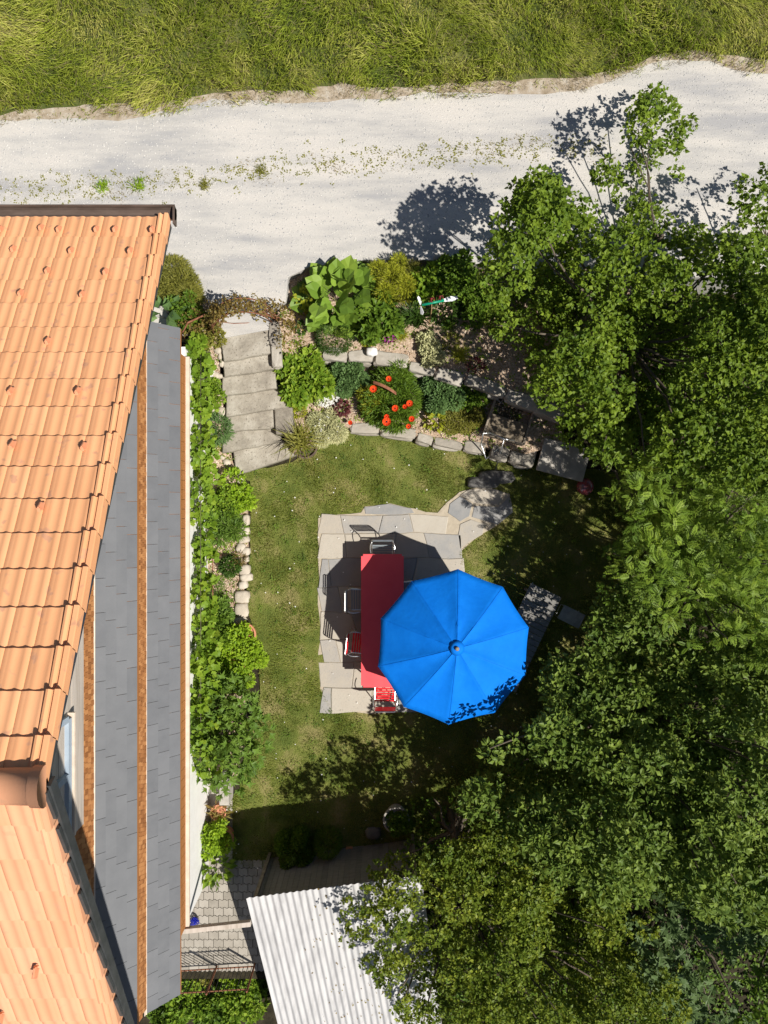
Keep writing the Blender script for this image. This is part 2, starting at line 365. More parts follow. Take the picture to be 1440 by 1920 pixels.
def tree(name, label, cat, base, pix, zfun, T, size, dens, m, rb=.42, spacing=.42, cluster=6, lower=.6, group=None, trunk_r=.09, **kw):
    """pix = outline of the crown in the plan view; zfun(u,v) height of the crown there"""
    t = thing(name, label, cat, base, group)
    pu = [p[0] for p in pix]; pv = [p[1] for p in pix]
    blobs = []; sp = spacing * F / 13.5; pts = scatter_poly(pix, sp)
    for (u, v) in pts:
        val = mnoise.noise(Vector((u * .0085, v * .0085, 4.4 + len(pix))))
        z = zfun(u, v) + rng.uniform(-.6, .30) - 1.7 * min(1, max(0, (-.02 - val) * 5)); q = P(u, v, z); blobs.append((q.x, q.y, q.z - rb * .5, rb * rng.uniform(.65, 1.2)))
        if rng.random() < lower:
            z2 = max(.5, z - rng.uniform(.8, 1.6)); q = P(u, v, z2); blobs.append((q.x, q.y, q.z, rb * rng.uniform(.7, 1.2)))
    for i in range(len(pix)):      # ragged rim shoots
        a = Vector(pix[i]); b = Vector(pix[(i + 1) % len(pix)]); k = int((b - a).length / (sp * .8))
        for j in range(k):
            if rng.random() < .6:
                p = a.lerp(b, (j + rng.random()) / k) + Vector((rng.normal() * 5, rng.normal() * 5))
                q = P(p.x, p.y, zfun(p.x, p.y) + rng.uniform(-.5, .1)); blobs.append((q.x, q.y, q.z - .1, rb * rng.uniform(.3, .6)))
    if name == 'dogwood_tree':
        for (u, v, z, r) in [(953, 1392, 3.1, .17), (985, 1388, 3.15, .2), (1015, 1374, 3.15, .22), (918, 1408, 3.0, .14), (1040, 1350, 3.1, .2)]: q = P(u, v, z); blobs.append((q.x, q.y, q.z, r))
    a = Acc(); foliage(a, blobs, T, size, dens, cluster, **kw); a.build('crown', m, t)
    w_ = Acc(); b = Vector(base)
    tops = [blobs[i] for i in rng.choice(len(blobs), min(26 if trunk_r > .05 else 6, len(blobs)), replace=False)]
    c = Vector((float(np.mean([q[0] for q in blobs])), float(np.mean([q[1] for q in blobs])), 0))
    fork = b + Vector(((c.x - b.x) * .2, (c.y - b.y) * .2, 1.3))
    limb(w_, b, fork, trunk_r * 1.3, trunk_r, .06)
    for q in tops: limb(w_, fork - Vector((0, 0, .1 + .3 * random.random())), (q[0], q[1], q[2] - .12), trunk_r * .45, .012, .25)
    w_.build('trunk', M['bark'], t, smooth=True)
    tw = Acc()      # thin pale twigs in the crown surface
    return t

exec_later = []
# ------------------------------------------------------------ GROUND
ZR = 1.2; ZU = .85; ZL = .4
a = Acc()
ys = [-200, -60, -30, -14, -11.3, -11.2, 0, 5, 30, 60, 200]; zs = [-3, -2, -1.4, -.8, -.7, -.03, -.03, -.03, .2, 1, 3]
xs = [-200, -60, -20, -9, -4.3, 0, 5, 9, 12, 20, 60, 200]
V = [(x, y, z) for y, z in zip(ys, zs) for x in xs]; n = len(xs)
a.add(V, [(j * n + i, j * n + i + 1, (j + 1) * n + i + 1, (j + 1) * n + i) for j in range(len(ys) - 1) for i in range(n - 1)], .5)
struct(a.build('ground', M['soil']))

meadow_edge = [(-900, 245), (-400, 240), (-100, 232), (0, 212), (60, 208), (120, 200), (220, 197), (300, 188), (400, 176), (470, 172), (560, 170), (640, 160), (720, 166), (800, 160), (900, 155), (1000, 150),
               (1100, 142), (1180, 125), (1240, 100), (1330, 95), (1400, 108), (1440, 112), (1700, 120), (2300, 150)]
me_xy = PX(meadow_edge, ZR)
slab('meadow', smoothpoly(me_xy, .2, .10, closed=False) + [(60, 60), (-60, 60)], ZR + .015, M['meadow'], 1.5, 1.0)
slab('road_verge', smoothpoly([(x, y - .24 + .10 * math.sin(x * 1.3)) for x, y in me_xy], .25, .07, closed=False, seed=4) + [(p[0], p[1] + .5) for p in reversed(me_xy)], ZR + .006, M['verge_soil'], .05, .6)
road_s = [(-900, 700), (100, 700), (330, 640), (345, 600), (372, 570), (410, 566), (412, 635), (505, 618), (506, 575), (536, 566), (540, 520), (580, 500), (680, 488), (780, 487), (860, 490), (950, 505), (1100, 520), (1440, 520), (2300, 560)]
slab('road', PX(road_s, ZR) + [(22, 14), (-22, 14)], ZR, M['gravel'], 1.4, .8)
upper_bed = [(536, 566), (541, 525), (560, 498), (680, 486), (780, 485), (950, 503), (1180, 518), (1160, 780), (1040, 765), (900, 720), (790, 690), (700, 668), (620, 665), (512, 700), (505, 618)]
slab('planting_bed', smoothpoly(PX(upper_bed, ZU), .3, .05), lambda x, y: ZU + .1 * max(0, y - 4.2), M['mulch'], 1.2, .25, bump=.06)
lower_bed = [(516, 660), (620, 672), (700, 678), (790, 698), (900, 726), (1040, 770), (1060, 830), (985, 850), (900, 838), (800, 822), (720, 808), (640, 800), (590, 830), (550, 850), (520, 790)]
slab('planting_bed', smoothpoly(PX(lower_bed, ZL), .3, .04), ZL, M['mulch'], .8, .25, bump=.05)
def zleft(x, y): return min(1.2, max(.06, (y - .9) * .39))
left_bed = [(-4.35, 4.9), (-3.98, 4.75), (-3.80, 4.45), (-3.72, 3.7), (-3.70, 2.6), (-3.62, 1.2), (-3.30, .5), (-3.25, -.6), (-3.35, -2.0), (-3.3, -2.7), (-3.3, -5.0), (-3.5, -6.4), (-4.35, -6.4)]
slab('planting_bed', smoothpoly(left_bed, .25, .05), zleft, M['mulch'], 1.5, .2, bump=.04)
lawn_px = [(548, 866), (560, 858), (600, 812), (700, 805), (800, 822), (890, 845), (985, 860), (1240, 900), (1300, 1350), (1150, 1600), (900, 1640), (640, 1640), (520, 1625), (420, 1625), (420, 1500), (450, 1480), (470, 1380), (490, 1300), (480, 1200), (462, 1140), (468, 1000), (470, 900), (440, 888)]
lawn_poly = smoothpoly(PX(lawn_px, 0), .25, .06)
slab('lawn', lawn_poly, 0.0, M['lawn'], .02, .35, bump=.03)
slab('concrete_path', PX([(350, 1455), (436, 1470), (436, 1626), (350, 1626)], 0), .012, M['concrete'], .1, .5)
# block paving south-west
def paving():
    m = mat('block_paving', [(.22, .20, .165), (.32, .29, .245), (.40, .37, .32)], scale=4, detail=8, rough=.9, bump=.4, bscale=30, rnd=.6)
    a = Acc(); W = .235; Hh = .19
    nx = int(3.2 / W); ny = int(2.7 / Hh)
    for j in range(ny):
        for i in range(nx):
            x = -4.9 + i * W + (W / 2 if j % 2 else 0); y = -8.42 - j * Hh
            if y < -11.0 or x > -1.75: continue
            g = .004; w2 = W / 2 - g; h2 = Hh / 2 - g
            wv = lambda q: .016 * math.sin(4 * math.pi * q / W)
            xs_ = [-w2 + 2 * w2 * e / 8 for e in range(9)]
            pts = [(q, -h2 + wv(q)) for q in xs_] + [(q, h2 + wv(q)) for q in reversed(xs_)]
            dz = random.uniform(0, .006)
            top = [(x + p[0] * .97, y + p[1] * .97, .022 + dz) for p in pts]; bot = [(x + p[0], y + p[1], -.02) for p in pts]; q = len(pts)
            a.add(top + bot, [tuple(range(q))] + [(q + e, q + (e + 1) % q, (e + 1) % q, e) for e in range(q)])
    o = a.build('paving', m); struct(o)
paving()
# ------------------------------------------------------------ HOUSE
XV = -2.48; XL = -8.6; YE = 3.39; ZE = 8.8; YR = -1.99; ZRG = 11.85; TN_ = (ZRG - ZE) / (YE - YR); YS = -8.9; TS = .55
XO = -3.75; XW = -4.2; YT = 3.37; YB = -8.84
house = thing('house', 'tall gabled house with orange clay tile roof and slate pent roofs on its side', 'house', (-6.4, -2.7, 0))
def tile_T(pitch, wd):
    prof = [(0, -.005), (.012, .001), (.05, .007), (.12, .014), (.19, .0145), (.26, .009), (.32, .002), (.42, .0), (.50, .001), (.56, .006), (.63, .011), (.70, .0105), (.77, .005), (.83, .001), (.985, .0), (1.0, -.006)]
    prof = [(t, z * .72) for t, z in prof]; v = []; f = []; n = len(prof)
    for (t, z) in prof: v.append((t * wd, 0, z + .024))
    for (t, z) in prof: v.append((t * wd, pitch + .015, z + .002))
    for (t, z) in prof: v.append((t * wd, .004, z * .6 - .008))
    for (t, z) in prof: v.append((t * wd, 0, z + .024))
    for i in range(n - 1): f.append((i, i + 1, n + i + 1, n + i)); f.append((2 * n + i, 2 * n + i + 1, 3 * n + i + 1, 3 * n + i))
    return np.array(v), f
def roof_side(name, y0, z0, y1, z1, ncourse, m):
    """y0,z0 eave end; y1,z1 ridge end"""
    d = Vector((0, y1 - y0, z1 - z0)); L = d.length; d.normalize(); pitch = L / ncourse; wd = .215
    xax = Vector((1, 0, 0)) if d.y > 0 else Vector((-1, 0, 0)); nz = xax.cross(d)
    T = tile_T(pitch, wd); mt = np.array([xax, d, nz]).T; pos = []
    ncol = int((XV - .10 - XL) / wd)
    for j in range(ncourse):
        o = Vector((0, y0, z0)) + d * (pitch * j)
        for i in range(ncol):
            xr = XV - .10 - i * wd
            x = xr if xax.x < 0 else xr - wd
            pos.append((x, o.y, o.z + random.uniform(-.002, .002)))
    a = Acc(); N = len(pos); a.inst(T, np.repeat(mt[None], N, 0), np.array(pos), rng.random(N))
    r = a.build(name, m, house, smooth=True)
    # verge tiles, one per course
    b = Acc()
    for j in range(ncourse):
        o = Vector((0, y0, z0)) + d * (pitch * (j + .5)) + nz * .014
        vs = []
        for (dx, dz) in [(-.115, -.01), (-.105, .028), (-.085, .034), (-.065, .014), (-.05, .014), (-.035, .036), (0, .034), (.006, .02), (.006, -.08), (-.012, -.08)]:
            vs.append((dx, dz))
        k = len(vs); V = []
        for e, lift in ((-1, .028), (1, -.012)):
            for dx, dz in vs: V.append(Vector((XV + dx, 0, 0)) + Vector((0, o.y, o.z)) + d * (e * pitch * .51) + nz * (dz + lift))
        b.add(V, [(i, (i + 1) % k, k + (i + 1) % k, k + i) for i in range(k)] + [tuple(reversed(range(k))), tuple(range(k, 2 * k))])
    v_ = b.build('verge_tiles', m, r)
    # deck under the tiles
    c = Acc(); q = []
    for (yy, zz) in ((y0, z0), (y1, z1)):
        for off in (-.02, -.09):
            for x in (XL, XV - .03): q.append(Vector((x, yy, zz)) + nz * off)
    c.add(q, [(0, 1, 5, 4), (2, 6, 7, 3), (0, 4, 6, 2), (1, 3, 7, 5), (0, 2, 3, 1), (4, 5, 7, 6)]); c.build('roof_deck', M['timber'], r)
    return r, d, nz
r1, dN, nN = roof_side('tiled_roof', YE, ZE, YR, ZRG, 18, M['tile'])
r2, dS, nS = roof_side('tiled_roof', YS, ZRG - (YR - YS) * TS, YR, ZRG, 20, M['tile_south'])
r1['label'] = 'orange clay tiled slope falling to the gravel road'; r2['label'] = 'clay tiled slope on the far side of the ridge'
# ridge caps
a = Acc(); nseg = 16; x = XV + .02; k = 0
while x > XL:
    L = .36; pts = []
    for s, rr in ((0, .135), (.08, .132), (.081, .118), (L + .02, .112)):
        for i in range(11):
            t = math.pi * i / 10 * 1.1 - .05 * math.pi; pts.append((x - s, YR + rr * 1.15 * math.cos(t), ZRG + .0 + rr * math.sin(t) * .9))
    f = []
    for j in range(3):
        for i in range(10): f.append((j * 11 + i, j * 11 + i + 1, (j + 1) * 11 + i + 1, (j + 1) * 11 + i))
    if k == 0: f.append(tuple(range(11)))
    a.add(pts, f); x -= L; k += 1
a.build('ridge_tiles', M['tile_south'], house, smooth=True)
# fascias (dark zinc barge boards)
def fascia(y0, z0, y1, z1, hgt, wid, off, nm):
    a = Acc(); d = Vector((0, y1 - y0, z1 - z0)).normalized(); nz = Vector((0, -d.z, d.y)); nz = nz if nz.z > 0 else -nz
    V = []
    for (yy, zz) in ((y0, z0), (y1, z1)):
        for dx, dn in ((off, .0), (off + wid, .0), (off + wid, -hgt), (off, -hgt)): V.append(Vector((XV + dx, yy, zz)) + nz * (dn - .03))
    a.add(V, [(0, 1, 2, 3), (7, 6, 5, 4), (0, 4, 5, 1), (1, 5, 6, 2), (2, 6, 7, 3), (3, 7, 4, 0)]); return a.build(nm, M['zinc'], house)
fascia(YE - .02, ZE, YR + .02, ZRG, .07, .008, -.005, 'barge_board')
fascia(YS, ZRG - (YR - YS) * TS, YR - .03, ZRG - .02, .09, .03, .008, 'barge_board')
a = Acc()   # stepped soaker strip of the south verge
for j in range(20):
    p = Vector((0, YS, ZRG - (YR - YS) * TS)) + dS * ((j + .5) * ((Vector((0, YR - YS, (YR - YS) * TS)).length) / 20))
    box(a, (XV + .018, p.y, p.z + .0), (.03, .30, .03), rx=math.atan(TS) + .05)
a.build('verge_flashing', M['zinc'], house)
# gutter with end cap
a = Acc(); pts = []; n = 9; g0 = XL; g1 = XV + .06; gy = YE + .07; gz = ZE - .01
for x in (g0, g1):
    for rr in (.085, .078):
        for i in range(n): t = math.pi + math.pi * i / (n - 1); pts.append((x, gy + rr * math.cos(t), gz + rr * math.sin(t)))
f = []
for i in range(n - 1): f += [(i, i + 1, 2 * n + i + 1, 2 * n + i), (n + i, 3 * n + i, 3 * n + i + 1, n + i + 1)]
f += [(0, 2 * n, 3 * n, n), (n - 1, 2 * n - 1, 4 * n - 1, 3 * n - 1)]
a.add(pts, f); tube(a, [(g0, gy + .085, gz), (g1, gy + .085, gz)], .013, 6)
a.add([(g1, gy + .08 * math.cos(math.pi + math.pi * i / 8), gz + .08 * math.sin(math.pi + math.pi * i / 8)) for i in range(9)], [tuple(range(9))])
box(a, (g1 - .01, gy - .03, gz - .03), (.02, .20, .1)); gt = a.build('gutter', M['gutter'], house)
a = Acc(); box(a, ((g0 + g1) / 2 - .05, YE + .0, ZE + .005), (g1 - g0 - .08, .10, .012), rx=-.5); a.build('eave_flashing', M['gutter'], gt)
# snow hooks
def hit(u, v, south=False):
    aa = (u - 720) / F; b = (960 - v) / F
    if not south: D = (H - ZE - YE * TN_) / (1 - b * TN_)
    else: D = (H - ZRG + TS * YR) / (1 + b * TS)
    return Vector((aa * D, b * D, H - D))
first = None
for (u, v, s) in [(5, 440, 0), (80, 437, 0), (113, 440, 0), (183, 440, 0), (218, 440, 0), (287, 440, 0), (28, 477, 0), (136, 480, 0), (246, 480, 0), (92, 518, 0), (200, 520, 0), (42, 560, 0), (157, 562, 0),
                  (93, 650, 0), (24, 744, 0), (149, 744, 0), (27, 845, 0), (160, 848, 0), (80, 961, 0), (73, 1806, 1), (8, 1893, 1)]:
    p = hit(u, v, s)
    if first is None:
        a = Acc(); box(a, (0, -.015, .03), (.030, .010, .042), rx=-.4, bev=.003); box(a, (-.0, .025, .03), (.014, .075, .036), rx=-.35, bev=.003); box(a, (0, .035, .006), (.05, .08, .01), bev=.003)
        first = a.build('snow_hook', M['guard']); first.parent = house; o = first
    else: o = first.copy(); col.objects.link(o); o.parent = house
    nz = nS if s else nN
    o.location = p + nz * .045 - house.location; o.rotation_euler = (math.atan(TN_) * (-1 if not s else 1), 0, 0 if not s else math.pi)
# walls
a = Acc(); gtop = lambda y: (ZE + (YE - y) * TN_ if y > YR else ZRG - (YR - y) * TS) - .25
def wallpoly(x, y0, y1, z0, z1f, nm, m, th=.1, par=None):
    a = Acc(); n = 24; V = []
    for i in range(n + 1):
        y = y0 + (y1 - y0) * i / n; zt = z1f(y) if callable(z1f) else z1f
        V += [(x, y, z0), (x, y, max(zt, z0 + .01)), (x - th, y, z0), (x - th, y, max(zt, z0 + .01))]
    f = []
    for i in range(n): b = 4 * i; f += [(b, b + 1, b + 5, b + 4), (b + 2, b + 6, b + 7, b + 3), (b + 1, b + 3, b + 7, b + 5), (b, b + 4, b + 6, b + 2)]
    f += [(0, 2, 3, 1), (4 * n, 4 * n + 1, 4 * n + 3, 4 * n + 2)]
    a.add(V, [tuple(reversed(q)) for q in f]); return a.build(nm, m, par or house)
sh = wallpoly(XW - .02, YB + .1, YT - .1, 2.05, gtop, 'gable_wall', M['shingle'])
mw = wallpoly(XW, YB + .1, YT + .12, -.3, 2.0, 'masonry_wall', M['white'])
wallpoly(XL + .3, YB + .2, YT - .2, -.3, gtop, 'rear_wall', M['white'])
for c_ in ((YT - .15, 4.2, 8.9), (YB + .2, 3.6, 7.5)): a = Acc(); box(a, ((XL + XW) / 2, c_[0], c_[1]), (abs(XL - XW) - .2, .2, c_[2])); a.build('side_wall', M['white'], house)
# shingles: courses of real little boards where they can be seen (between the pents, above the upper pent)
def shingles(z0, z1, y0, y1, nm, wd=.075, hh=.10, x=XW, skip=None):
    a = Acc(); nz_ = int((z1 - z0) / hh); ny = int((y1 - y0) / wd); pos = []
    T = (np.array([(0, 0, 0), (0, .94, 0), (0, .94, 1), (0, 0, 1), (.022, 0, 0), (.022, .94, 0), (.004, .94, 1.1), (.004, 0, 1.1)]), [(4, 5, 6, 7), (1, 5, 4, 0), (0, 4, 7, 3), (5, 1, 2, 6)])
    for j in range(nz_):
        for i in range(ny):
            y = y0 + i * wd + (wd / 2 if j % 2 else 0); z = z0 + j * hh
            if skip and skip(y, z): continue
            if z > gtop(y) - .05: continue
            pos.append((x + random.uniform(0, .004), y, z + random.uniform(-.006, .006)))
    N = len(pos); mt = np.zeros((N, 3, 3)); mt[:, 0, 0] = 1; mt[:, 1, 1] = wd; mt[:, 2, 2] = hh
    a.inst(T, mt, np.array(pos), rng.random(N)); return a.build(nm, M['shingle'], sh)
shingles(4.52, 6.0, YB + .1, YT - .1, 'shingles'); 
shingles(6.78, 9.3, -8.7, -.2, 'shingles', skip=lambda y, z: (-4.35 < y < 1.0 and z > 7.16))
# cream board field above the upper shingle band, window and bracket
a = Acc()
for i in range(5): box(a, (XW + .02 + .004 * (i % 2), -1.67, 7.26 + i * .19), (.04, 5.3, .185))
bf = a.build('board_cladding', M['boards'], house)
win = Acc()
for z in (7.72, 9.1): box(win, (XW + .05, -3.45, z), (.10, 1.5, .09))
for y in (-4.2, -3.45, -2.7): box(win, (XW + .052, y, 8.41), (.10, .08, 1.29))
wo = win.build('window', M['blueframe'], house)
g = Acc(); box(g, (XW + .025, -3.45, 8.41), (.02, 1.42, 1.28)); g.build('pane', M['glass'], wo)
g = Acc(); box(g, (XW + .07, -3.45, 7.64), (.12, 1.62, .045)); g.build('sill', M['cream'], wo)
for c_ in ((-1.62, ZRG - .55),): a = Acc(); box(a, ((XV + XW) / 2 - .1, *c_), (1.5, .15, .19)); a.build('purlin', M['timber'], house)
# pent roofs
def pent(zo, zi, y0, y1, cols_, wd, label):
    root_d = Vector((XW - XO, 0, zi - zo)); L = root_d.length; d = root_d.normalized(); nz = Vector((-d.z, 0, d.x)) * -1
    nz = nz if nz.z > 0 else -nz
    a = Acc(); ph = L / cols_; k = 0
    for j in range(cols_):
        off = (j / cols_) * wd
        y = y0 - wd + off
        while y < y1:
            ya, yb = max(y + .003, y0), min(y + wd - .003, y1)
            if yb - ya > .03:
                cut = 0
                b0 = Vector((XO, 0, zo)) + d * (ph * j - .012); b1 = Vector((XO, 0, zo)) + d * (ph * (j + 1) + .01)
                lo = nz * .016; hi = nz * .006; V = []
                for (yy) in (ya, yb):
                    for q, o_ in ((b0, lo), (b1, hi), (b1, nz * -.004), (b0, lo - nz * .010)): V.append((q.x + o_.x, yy, q.z + o_.z))
                a.add(V, [(0, 1, 5, 4), (3, 0, 4, 7), (0, 3, 2, 1), (4, 5, 6, 7)])
            y += wd
    r = a.build('pent_roof', M['slate'], house); r['label'] = label
    b = Acc(); V = []
    for yy in (y0, y1):
        for x, z in ((XO + .01, zo - .008), (XW, zi - .008), (XW, zo - .10), (XO + .01, zo - .10)): V.append((x, yy, z))
    b.add(V, [(0, 1, 5, 4), (1, 2, 6, 5), (2, 3, 7, 6), (3, 0, 4, 7), (0, 3, 2, 1), (4, 5, 6, 7)]); b.build('soffit', M['wood_orange'], r)
    c = Acc(); box(c, (XW + .012, (y0 + y1) / 2, zi + .012), (.035, y1 - y0, .02), ry=.25); box(c, (XW + .006, (y0 + y1) / 2, zi + .03), (.012, y1 - y0, .06)); c.build('flashing', M['cream'], r)
pent(4.0, 4.5, YB, YT, 3, .40, 'lower slate pent roof above the masonry wall')
pent(6.27, 6.74, YB, YT, 4, .50, 'upper slate pent roof partly under the tiled verge')
a = Acc()
for i in range(60):
    y = YB + .1 + i * .2; box(a, (XW + .012, y + .1, 3.0), (.024, .192, 1.9))
a.build('wood_cladding', M['wood_orange'], house)
a = Acc(); box(a, (XW + .05, (YB + YT) / 2, 2.03), (.1, YT - YB - .2, .06)); a.build('sill_board', M['cream'], house)
for i in range(14): a = Acc(); box(a, (XW + .10, YB + .6 + i * .88, 3.55), (.08, .06, .55), ry=-.5); a.build('pent_bracket', M['timber'], house)
# ------------------------------------------------------------ STONE STEPS, WALLS, ROCKS
t = thing('garden_steps', 'broad flight of flat stone steps descending from the gravel road to the lawn', 'steps', tuple(P(470, 750, 0)))
SQ = [((412, 634), (505, 616), (508, 662), (419, 678), 1.15), ((417, 672), (508, 657), (512, 692), (421, 707), 1.0), ((417, 702), (514, 686), (519, 728), (416, 743), .86),
      ((424, 738), (520, 724), (541, 764), (423, 781), .70), ((424, 775), (520, 762), (522, 802), (424, 810), .55), ((416, 804), (524, 798), (528, 828), (416, 850), .38), ((436, 842), (530, 824), (558, 852), (442, 892), .2)]
for q in SQ:
    z = q[4]; a = Acc(); n = 7
    pa, pb, pc, pd = [P(*p, z) for p in q[:4]]; top = []
    def ed(p, r, k):
        for i in range(k):
            c = p.lerp(r, i / k); nn = mnoise.noise_vector(Vector((c.x * 4, c.y * 4, z))) * .022; yield Vector((c.x + nn.x, c.y + nn.y, z))
    ring = list(ed(pd, pc, 10)) + list(ed(pc, pb, 4)) + list(ed(pb, pa, 10)) + list(ed(pa, pd, 4)); k = len(ring); ce = sum(ring, Vector()) / k
    inn = [c.lerp(ce, .04) + Vector((0, 0, .012)) for c in ring]; bot = [c + Vector((0, 0, -.3)) for c in ring]; sd = [c + Vector((0, 0, -.015)) for c in ring]
    a.add(inn + sd + bot, [tuple(range(k))] + [(k + i, k + (i + 1) % k, (i + 1) % k, i) for i in range(k)] + [(2 * k + i, 2 * k + (i + 1) % k, k + (i + 1) % k, k + i) for i in range(k)])
    a.build('step', M['step'], t)
def stone(a, c, s, rz=0, rough=.12, rnd=None, sub=3, boxy=.5):
    """rounded irregular stone, full size s"""
    bm = bmesh.new(); bmesh.ops.create_icosphere(bm, subdivisions=sub, radius=1); sd = random.random() * 50; ca, sa = math.cos(rz), math.sin(rz)
    V = []
    for v in bm.verts:
        p = v.co.copy(); mx = max(abs(p.x), abs(p.y), abs(p.z)); p = p.lerp(p / mx, boxy); p *= 1 + rough * mnoise.noise(p * 1.6 + Vector((sd, 0, 0))) + rough * .4 * mnoise.noise(p * 4 + Vector((0, sd, 0)))
        x, y, z = p.x * s[0] / 2, p.y * s[1] / 2, p.z * s[2] / 2; V.append((c[0] + x * ca - y * sa, c[1] + x * sa + y * ca, c[2] + z))
    bm.verts.index_update(); a.add(V, [tuple(q.index for q in f.verts) for f in bm.faces], rnd); bm.free()
def stone_wall(path, zt, hgt, wid, label, seed, big=.62):
    pts = [P(u, v, zt) for u, v in path]; t = thing('dry_stone_wall', label, 'stone wall', (pts[len(pts) // 2].x, pts[len(pts) // 2].y, zt - hgt)); random.seed(seed)
    seg = []; tot = 0
    for i in range(len(pts) - 1): seg.append((pts[i], pts[i + 1])); 
    L = sum((b - a_).length for a_, b in seg); s = 0
    def at(s):
        for a_, b in seg:
            l = (b - a_).length
            if s <= l: return a_.lerp(b, s / l), math.atan2(b.y - a_.y, b.x - a_.x)
            s -= l
        return seg[-1][1], math.atan2(seg[-1][1].y - seg[-1][0].y, seg[-1][1].x - seg[-1][0].x)
    while s < L - .1:
        l = random.uniform(.55, 1.3) * big; p, an = at(min(L, s + l / 2)); a = Acc()
        stone(a, (p.x, p.y, zt - hgt * .25), (l * .98, wid * random.uniform(.8, 1.15), hgt * .5), an + random.uniform(-.08, .08), .10, None, 3, .8)
        stone(a, (p.x + random.uniform(-.05, .05), p.y - .03, zt - hgt * .72), (l * .9, wid, hgt * .6), an, .10, None, 2, .8)
        a.build('stone', M['wallstone'], t, smooth=False); s += l
    return t
stone_wall([(603, 662), (640, 664), (700, 668), (745, 675), (790, 690), (845, 705), (900, 718), (960, 742), (1040, 770)], .92, .5, .30, 'upper dry stone wall holding the bark mulch terrace above the poppies', 3, .8)
stone_wall([(655, 801), (700, 803), (760, 812), (820, 828), (890, 838)], .46, .46, .24, 'lower dry stone wall edging the lawn below the poppies', 5, .7)
stone_wall([(512, 600), (514, 632), (518, 668)], 1.22, .4, .22, 'short row of kerb stones beside the top of the steps', 6, .6)
stone_wall([(921, 845), (985, 862)], .5, .45, .3, 'shaded stone edging under the metal stand', 8, .6)
a = Acc(); c = P(533, 790, .62); box(a, (c.x, c.y, .4), (.42, .62, .5), rz=.06, bev=.03); tag(a.build('kerb_slab', M['step'], None, False, (c.x, c.y, .15)), 'square pale slab beside the lower steps', 'slab')
def rock(u, v, z, s, label, m='rock', rz=0, grp=None, boxy=.35):
    p = P(u, v, z); a = Acc(); stone(a, (p.x, p.y, z + s[2] * .25), s, rz, .16, None, 3, boxy)
    o = a.build('rock', M[m], None, True, (p.x, p.y, z)); tag(o, label, 'rock', grp); return o
ORD = ['first', 'second', 'third', 'fourth', 'fifth', 'sixth', 'seventh', 'eighth', 'ninth', 'tenth', 'eleventh', 'twelfth', 'thirteenth', 'fourteenth', 'fifteenth', 'sixteenth']
G1 = 'stones edging the left flower bed'
for i, (u, v, w_, h_) in enumerate([(452, 900, 11, 13), (453, 925, 13, 10), (459, 952, 9, 14), (463, 975, 12, 20), (460, 995, 17, 15), (459, 1012, 20, 11), (453, 1027, 17, 17), (462, 1033, 15, 14), (463, 1048, 9, 10),
                                 (460, 1068, 19, 20), (463, 1082, 22, 14), (457, 1096, 16, 14), (455, 1118, 26, 22), (454, 1143, 24, 26), (449, 1163, 28, 14)]):
    rock(u, v, .03, (w_ / 72, h_ / 72, .2), f'{ORD[i]} stone of the lawn edging, counted from the steps to the terracotta pots', 'rock', random.uniform(-.3, .3), G1, .5)
G2 = 'rounded stones left of the steps'
for i, (u, v, w_, h_, z) in enumerate([(410, 658, 15, 13, 1.0), (415, 669, 10, 14, .95), (418, 682, 11, 14, .9), (404, 704, 17, 13, .85), (413, 706, 12, 9, .82), (395, 768, 15, 15, .6), (417, 772, 16, 17, .55), (411, 783, 12, 10, .5), (426, 867, 14, 12, .1), (418, 858, 10, 9, .12)]):
    rock(u, v, z, (w_ / 76, h_ / 76, .16), f'{ORD[i]} rounded cream stone left of the steps, counted downhill from the road', 'rock', random.uniform(-.5, .5), G2, .1)
for i, (u, v, w_, h_) in enumerate([(384, 688, 12, 16), (393, 698, 15, 16), (371, 685, 9, 10), (380, 702, 10, 8)]):
    rock(u, v, .95, (w_ / 76, h_ / 76, .14), f'{ORD[i]} chunk of white quartz in the pile near the grapevine', 'whiterock', i, 'white quartz pile by the grapevine', .6)
rock(697, 661, .96, (.26, .2, .18), 'lone white quartz lump on the upper stone wall', 'whiterock')
for i, (u, v, w_, h_, lb) in enumerate([(823, 487, 24, 14, 'flat grey boulder at the road edge behind the raspberry bush'), (945, 502, 26, 20, 'dark boulder at the road edge under the tree'), (770, 490, 30, 12, 'low flat stone at the road edge behind the yellow conifer'), (925, 498, 22, 16, 'shaded boulder at the road edge next to the dark one')]):
    rock(u, v, 1.1, (w_ / 84, h_ / 84, .25), lb, 'darkrock' if 'dark' in lb else 'wallstone')
for i, (u, v, w_, h_, z) in enumerate([(905, 905, 60, 22, 0), (930, 895, 70, 26, 0), (978, 862, 40, 36, .1), (700, 1560, 30, 22, 0)]):
    rock(u, v, z, (w_ / 78, h_ / 78, .22), ['long mossy stone at the shaded lawn edge', 'second mossy stone at the shaded lawn edge', 'rounded dark stone below the slab bench', 'half buried stone left of the round stone planter'][i], 'darkrock')
# slab bench and small slab in the shade
t = thing('stone_bench', 'large rectangular stone slab bench in the shade of the trees', 'bench', tuple(P(1057, 862, 0)))
c = P(1057, 862, .45); a = Acc(); box(a, (c.x, c.y, .41), (1.12, .78, .09), rz=-.26, bev=.02); a.build('slab', M['concrete'], t)
for s in (-1, 1):
    a = Acc(); box(a, (c.x + s * .38, c.y - s * .1, .18), (.16, .55, .36), rz=-.26, bev=.02); a.build('support', M['darkrock'], t)
a = Acc(); c = P(997, 832, .3); box(a, (c.x, c.y, .2), (.32, .72, .2), rz=-.2, bev=.03); tag(a.build('stone_block', M['concrete'], None, False, (c.x, c.y, .1)), 'narrow grey stone block between the wooden frame and the slab bench', 'stone block')
